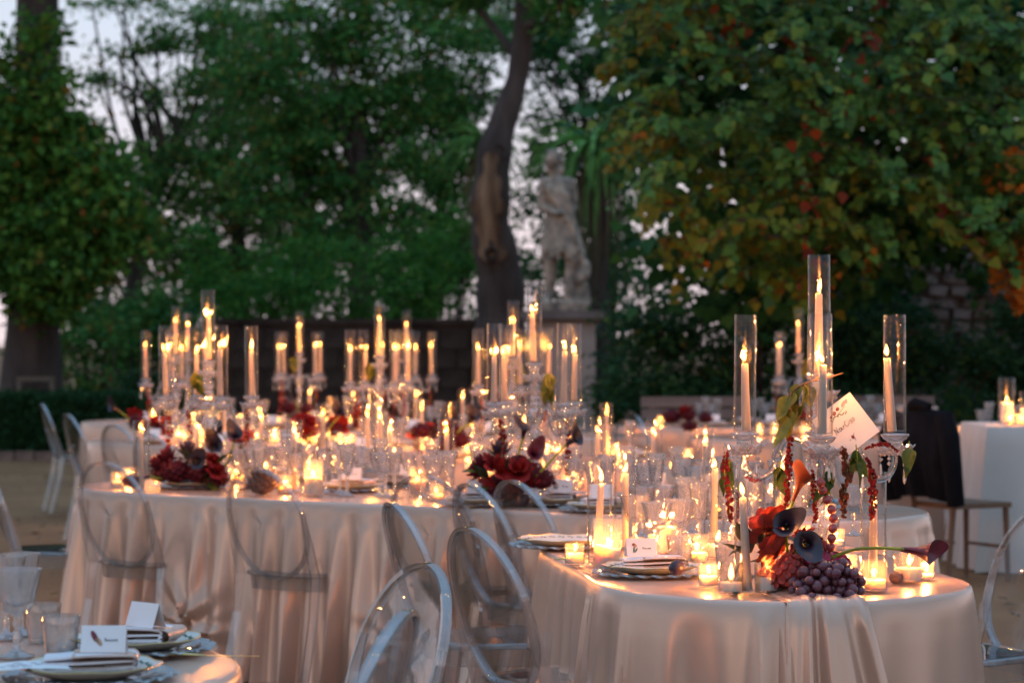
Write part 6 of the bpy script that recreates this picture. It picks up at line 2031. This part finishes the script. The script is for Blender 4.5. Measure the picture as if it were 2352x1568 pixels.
leaf_spray(1905, 1090, 6.18, 5, 'green leaves above the string of red grapes', LF_G, 16, 2, 34)
leaf_spray(2088, 1030, 6.27, 2, 'yellow leaf drooping from the right glass dish', LF_G, 9, 3, 22)
leaf_spray(1672, 1060, 6.27, 5, 'leaves trailing with the amaranth at the left glass dish', LF_G, 12, 4, 46)
leaf_spray(1790, 1075, 6.26, 3, 'single green leaves behind the curved left arm', LF_G, 14, 5, 36)

# ---- name card leaning in the candelabra, hand-lettered
cc = W(1942, 978, 6.24)
S_ = .062
mb = MB(); mb.box((0, 0, 0), (2 * S_, .0012, 2 * S_ * 1.02))
card_me = mb.mesh('name_card', M['card'], False)
def stroke(mb, pts, r=.0011, mat=None):
    mb.tube([(x, -.0009, z) for x, z in spline(pts, 5)], r, 5, mat, flat=.4)
lt_ = MB()
def N_(x): return [[(x, -.006), (x + .001, .004), (x + .002, .012)], [(x + .002, .012), (x + .007, .003), (x + .010, -.005)], [(x + .010, -.005), (x + .011, .006), (x + .013, .014)]]
strokes = N_(-.046)
strokes += [[(-.020, .003), (-.025, .005), (-.029, .001), (-.027, -.004), (-.022, -.002), (-.019, .004)], [(-.019, .004), (-.019, -.002), (-.016, -.004)]]        # a
strokes += [[(-.012, .004), (-.012, -.004)], [(-.012, .000), (-.009, .004), (-.006, .003)]]                                                                   # r
strokes += [[(.007, .009), (.002, .011), (-.002, .004), (.000, -.004), (.006, -.004), (.009, -.001)]]                                                         # C
strokes += [[(.013, .004), (.013, -.003)], [(.0132, .009), (.0134, .0098)]]                                                                                   # i
strokes += [[(.024, .004), (.020, .005), (.019, .002), (.023, -.001), (.022, -.005), (.017, -.005)]]                                                          # s
strokes += [[(.032, .005), (.028, .003), (.028, -.003), (.033, -.004), (.036, .000), (.034, .005), (.031, .005)]]                                             # o
for s_ in strokes:
    stroke(lt_, [(x * .74 + .003, z * .9 + .001) for x, z in s_], .0013)
fl_ = MB()
def dot(mat, x, z, rx, rz, rot=0):
    pts = [(x + rx * math.cos(t) * math.cos(rot) - rz * math.sin(t) * math.sin(rot), -.0008, z + rx * math.cos(t) * math.sin(rot) + rz * math.sin(t) * math.cos(rot)) for t in [2 * PI * i / 12 for i in range(12)]]
    fl_.add(pts, [tuple(range(12))], mat)
for x, z, r in ((-.004, .043, .0062), (.010, .047, .0055), (-.016, .040, .004)):
    dot(M['print_red'], x, z, r, r * .8, .4); dot(M['print_tan'], x + .002, z + .001, r * .5, r * .4)
dot(M['print_pink'], .030, .049, .010, .0045, .5); dot(M['print_pink'], .040, .050, .006, .003, 1.0)
for k in range(7):
    dot(M['print_green'], -.020 + .007 * k, .035 - .002 * abs(k - 2), .0055, .0016, (-1.0, .5, -.4, .9, -.8, .3, .6)[k])
dot(M['ink'], .014, .038, .018, .0006, .25)
dot(M['print_red'], -.002, -.034, .0042, .0055); dot(M['print_green'], .004, -.029, .004, .0008, .8); dot(M['print_green'], .0, -.042, .0045, .0008, 1.3); dot(M['print_green'], -.012, -.036, .003, .0008, .1)
th = math.radians(37)
place('name_card', card_me, [part('lettering', lt_.mesh('lettering', M['ink']), rot=(0, math.radians(-2), 0)), part('print', fl_.mesh('print', None, False))], cc, 0,
      'square white table name card lettered Narciso, leaning in the near candelabra', 'name card', rot=(-.10, -th + math.radians(0), 0))

# ---- arrangements on the middle table
def arrangement(px, py, key, label, spec, leaves_=(), dshift=0.0):
    x, y = on(px, py, TZ)
    o = Vector((x, y + dshift, TZ + .004))
    s_ = F / o.y
    L3 = lambda a, b, dd=0.0: Vector(((a - px) / s_, dd, (py - b) / s_))
    kids = []
    for it in spec:
        k = it[0]
        if k == 'rose': kids.append(rose_part(M[it[4]], it[3], tuple(L3(it[1], it[2], -.06)), (-.7, random.uniform(-.3, .3), random.uniform(0, 6))))
        elif k == 'hyd': kids.append(hydrangea_part(FLO_W if it[4] == 'wine' else FLO_C, M[it[4]], it[3], it[5], tuple(L3(it[1], it[2], -.02)), len(kids)))
        elif k == 'protea': kids.append(spiky_part(LF_P if it[4] == 'wine' else LF_B, M[it[4]], .05, tuple(L3(it[1], it[2], -.03)), (-.35, it[3], 0), 30, 1.1))
        elif k == 'calla':
            pts = [L3(a, b, c) for a, b, c in it[1]]
            kids.append(calla_part(M[it[2]], pts, it[3], roll=it[4], L=it[5], R=it[6], tip=.028))
    for a_, b_, m_ in leaves_:
        kids.append(leaf_part(random.choice({'g': LF_G, 'd': LF_D, 'y': LF_Y}[m_]), L3(*a_, -.05), L3(*b_, -.08), random.uniform(-.8, .8)))
    mb = MB(); mb.lathe([(.0005, 0), (.05, 0), (.056, .02), (.05, .045), (.0005, .047)], 14)
    kids.append(part('bowl', mb.mesh('bowl', M['plum'])))
    place('flower_arrangement', None, kids, o, 0, label, 'flower arrangement', 'low flower arrangements')
arrangement(435, 1124, 'L', 'dark wine flowers with spiky bracts and black callas, behind a name card', [
    ('hyd', 405, 1085, .072, 'wine', 70), ('hyd', 455, 1088, .066, 'wine', 60), ('hyd', 372, 1092, .045, 'wine', 36), ('protea', 392, 1062, -.5, 'wine'), ('protea', 432, 1050, .0, 'plum'), ('protea', 375, 1075, -.9, 'wine'),
    ('rose', 500, 1085, .042, 'rose'), ('rose', 490, 1060, .038, 'rose'), ('hyd', 500, 1100, .05, 'wine', 40),
    ('calla', [(470, 1090, 0), (482, 1055, -.02), (490, 1030, -.04)], 'calla', (.2, -.7, .3), 2, .06, .038), ('calla', [(450, 1090, 0), (452, 1070, -.06), (458, 1058, -.10)], 'calla', (.1, -.9, .1), 1, .05, .036),
    ('calla', [(400, 1095, 0), (372, 1098, -.06), (350, 1092, -.10)], 'calla_wine', (-.8, -.2, -.25), 3, .085, .034), ('calla', [(500, 1090, 0), (525, 1060, -.02), (540, 1015, -.04)], 'calla', (.1, -.5, .6), 2, .06, .034)],
    [((510, 1060), (530, 1020), 'g'), ((505, 1065), (520, 1030), 'g'), ((470, 1105), (485, 1080), 'g'), ((520, 1075), (545, 1040), 'd'), ((480, 1110), (505, 1118), 'g'), ((515, 1055), (545, 1030), 'd'), ((465, 1100), (480, 1060), 'g'), ((440, 1060), (428, 1030), 'd')])
arrangement(1185, 1162, 'L', 'bright red roses over wine hydrangea, with one long-stemmed calla', [
    ('rose', 1140, 1080, .060, 'rose'), ('rose', 1192, 1085, .058, 'rose'), ('rose', 1118, 1118, .040, 'rose'), ('rose', 1225, 1112, .036, 'rose'), ('hyd', 1165, 1125, .075, 'wine', 70), ('hyd', 1215, 1095, .07, 'wine', 60), ('hyd', 1140, 1120, .06, 'wine', 46), ('hyd', 1245, 1105, .05, 'wine', 36),
    ('protea', 1122, 1075, -.8, 'wine'), ('protea', 1150, 1052, -.1, 'plum'), ('protea', 1110, 1088, -1.2, 'wine'), ('hyd', 1190, 1070, .045, 'wine', 36),
    ('calla', [(1215, 1110, -.05), (1255, 1068, -.08), (1300, 1018, -.12)], 'calla', (.6, -.5, .45), 2, .07, .036), ('calla', [(1185, 1085, 0), (1190, 1050, 0), (1200, 1010, 0)], 'calla', (.1, -.2, .9), 2, .06, .030), ('calla', [(1200, 1080, 0), (1215, 1062, -.02), (1220, 1052, -.02)], 'calla_wine', (.3, -.8, .5), 1, .06, .034)],
    [((1140, 1120), (1115, 1105), 'g'), ((1150, 1130), (1180, 1118), 'g'), ((1120, 1100), (1095, 1070), 'd'), ((1170, 1100), (1165, 1050), 'd'), ((1100, 1090), (1088, 1068), 'g')])
arrangement(555, 1052, 'L', 'low red amaranth blooms beside a black calla, above the dried protea', [('hyd', 545, 1003, .05, 'rose', 44), ('hyd', 568, 1003, .045, 'rose', 40), ('hyd', 555, 1030, .05, 'wine', 40), ('calla', [(535, 1040, 0), (520, 1015, 0), (512, 1000, 0)], 'calla', (-.4, -.6, .5), 2, .07, .036)], [((560, 1035), (545, 1010), 'g'), ((548, 1010), (540, 1000), 'd')])
arrangement(968, 1030, 'L', 'dark red bloom cluster behind the left hurricane of the red roses', [('hyd', 965, 992, .055, 'wine', 44), ('rose', 985, 985, .04, 'rose'), ('hyd', 950, 1000, .04, 'rose', 30), ('calla', [(980, 1010, 0), (985, 1000, -.05), (990, 995, -.1)], 'calla', (.3, -.8, .1), 1, .06, .036)], [((960, 1000), (940, 990), 'd')])
def arr_far(x, y, seed, label, n=7):
    rnd = random.Random(seed)
    kids = []
    for k in range(n):
        p = (rnd.uniform(-.13, .13), rnd.uniform(-.08, .05), rnd.uniform(.05, .17))
        c = rnd.random()
        if c < .4: kids.append(hydrangea_part(FLO_W, M['wine'], rnd.uniform(.05, .07), 34, p, seed + k))
        elif c < .75: kids.append(rose_part(M['rose'], rnd.uniform(.045, .06), p, (-.6, rnd.uniform(-.3, .3), rnd.uniform(0, 6))))
        else: kids.append(calla_part(M['calla'], [(p[0] * .3, 0, .02), (p[0] * .8, p[1] - .03, .14), (p[0] * 1.4, p[1] - .05, .20)], (rnd.uniform(-1, 1), -.5, .5), 2, .07, .036))
    for k in range(6):
        kids.append(leaf_part(rnd.choice(LF_G + LF_D), (rnd.uniform(-.1, .1), -.05, .06), (rnd.uniform(-.2, .2), -.09, rnd.uniform(.05, .2)), 0))
    place('flower_arrangement', None, kids, (x, y, TZ + .004), 0, label, 'flower arrangement', 'low flower arrangements')
p = W(735, 960, 14.2); arr_far(p.x, 14.15, 3, 'vivid red blooms with dark centres on the second long table', 10)
p = W(1010, 970, 12.9); arr_far(p.x, 13.1, 5, 'red flowers with a black calla at the right of the second long table', 9)
p = W(330, 940, 15.3); arr_far(p.x, 15.4, 7, 'wine flowers under the leftmost candelabra of the second table', 6)
p = W(860, 930, 17.4); arr_far(p.x, 17.4, 8, 'red flowers below the furthest candelabra of the cluster', 6)
p = W(690, 920, 18.0); arr_far(p.x, 17.9, 9, 'red flowers around the lone candelabra by the dark wall', 6)
p = W(1560, 1010, 16.3); arr_far(p.x + .05, 16.2, 11, 'dark leafy flowers at the corner of the table below the shrubbery', 5)
p = W(1840, 970, 16.6); arr_far(p.x, 16.55, 12, 'red flowers below the candelabra under the autumn canopy', 6)

# tassels and leaves on the farther candelabra
for ci, (cx_, cy__, rot) in enumerate(CANDELABRA[1:]):
    nm = ['the candelabra over the red roses', 'the candelabra over the dark flowers', 'the leftmost candelabra of the second table', 'the candelabra midway on the second table', 'the candelabra peeping out behind the red roses',
          'the lone candelabra by the dark wall', 'the furthest candelabra of the cluster', 'the candelabra at the far left end', 'the candelabra under the autumn canopy'][ci]
    rnd = random.Random(ci)
    for k in range(3 if ci < 7 else 2):
        a = rot + k * PI / 2 + .2
        p = (cx_ + .19 * math.cos(a), cy__ + .19 * math.sin(a) - .03, TZ + .33)
        px, py = proj(p)
        sc = F / p[1]
        ln = rnd.uniform(.14, .24) * sc
        amaranth([(px, py), (px + .006 * sc, py + ln * .4), (px - .002 * sc, py + ln)], p[1], .0125, 'red amaranth tassel on ' + nm + ', ' + ORD[k] + ' strand', seed=ci * 10 + k, step=.010)
    p = (cx_ + .05 * (-1) ** ci, cy__ - .06, TZ + .50)
    px, py = proj(p)
    leaf_spray(px, py, p[1], 6, 'yellowing leaves wound into ' + nm, LF_Y + LF_G, .05 * F / p[1], ci, .07 * F / p[1])

# dried protea lying on the middle table
x, y = on(602, 1136, TZ)
kids = []
mb = MB(); mb.ell((0, 0, .045), (.062, .05, .045), 14, 9)
sc_ = leaf_mesh('scale', .05, .013, M['brown_skin'], -.25)
for k in range(48):
    t = k / 48; a = k * 2.39996
    r_ = .058 * math.sqrt(1 - (1 - t) * .8)
    kids.append(part('scale', sc_, loc=(r_ * .8 * math.cos(a), r_ * .7 * math.sin(a), .018 + .055 * (1 - t)), rot=(0, -.75 + .5 * t, a)))
mb.tube([(-.05, 0, .03), (-.10, -.01, .02)], [.008, .005], 6)
place('dried_protea', mb.mesh('dried_protea', M['brown_skin']), kids, (x, y, TZ + .002), .2, 'mauve brown dried protea head lying by the votive', 'dried flower')

number_labels()
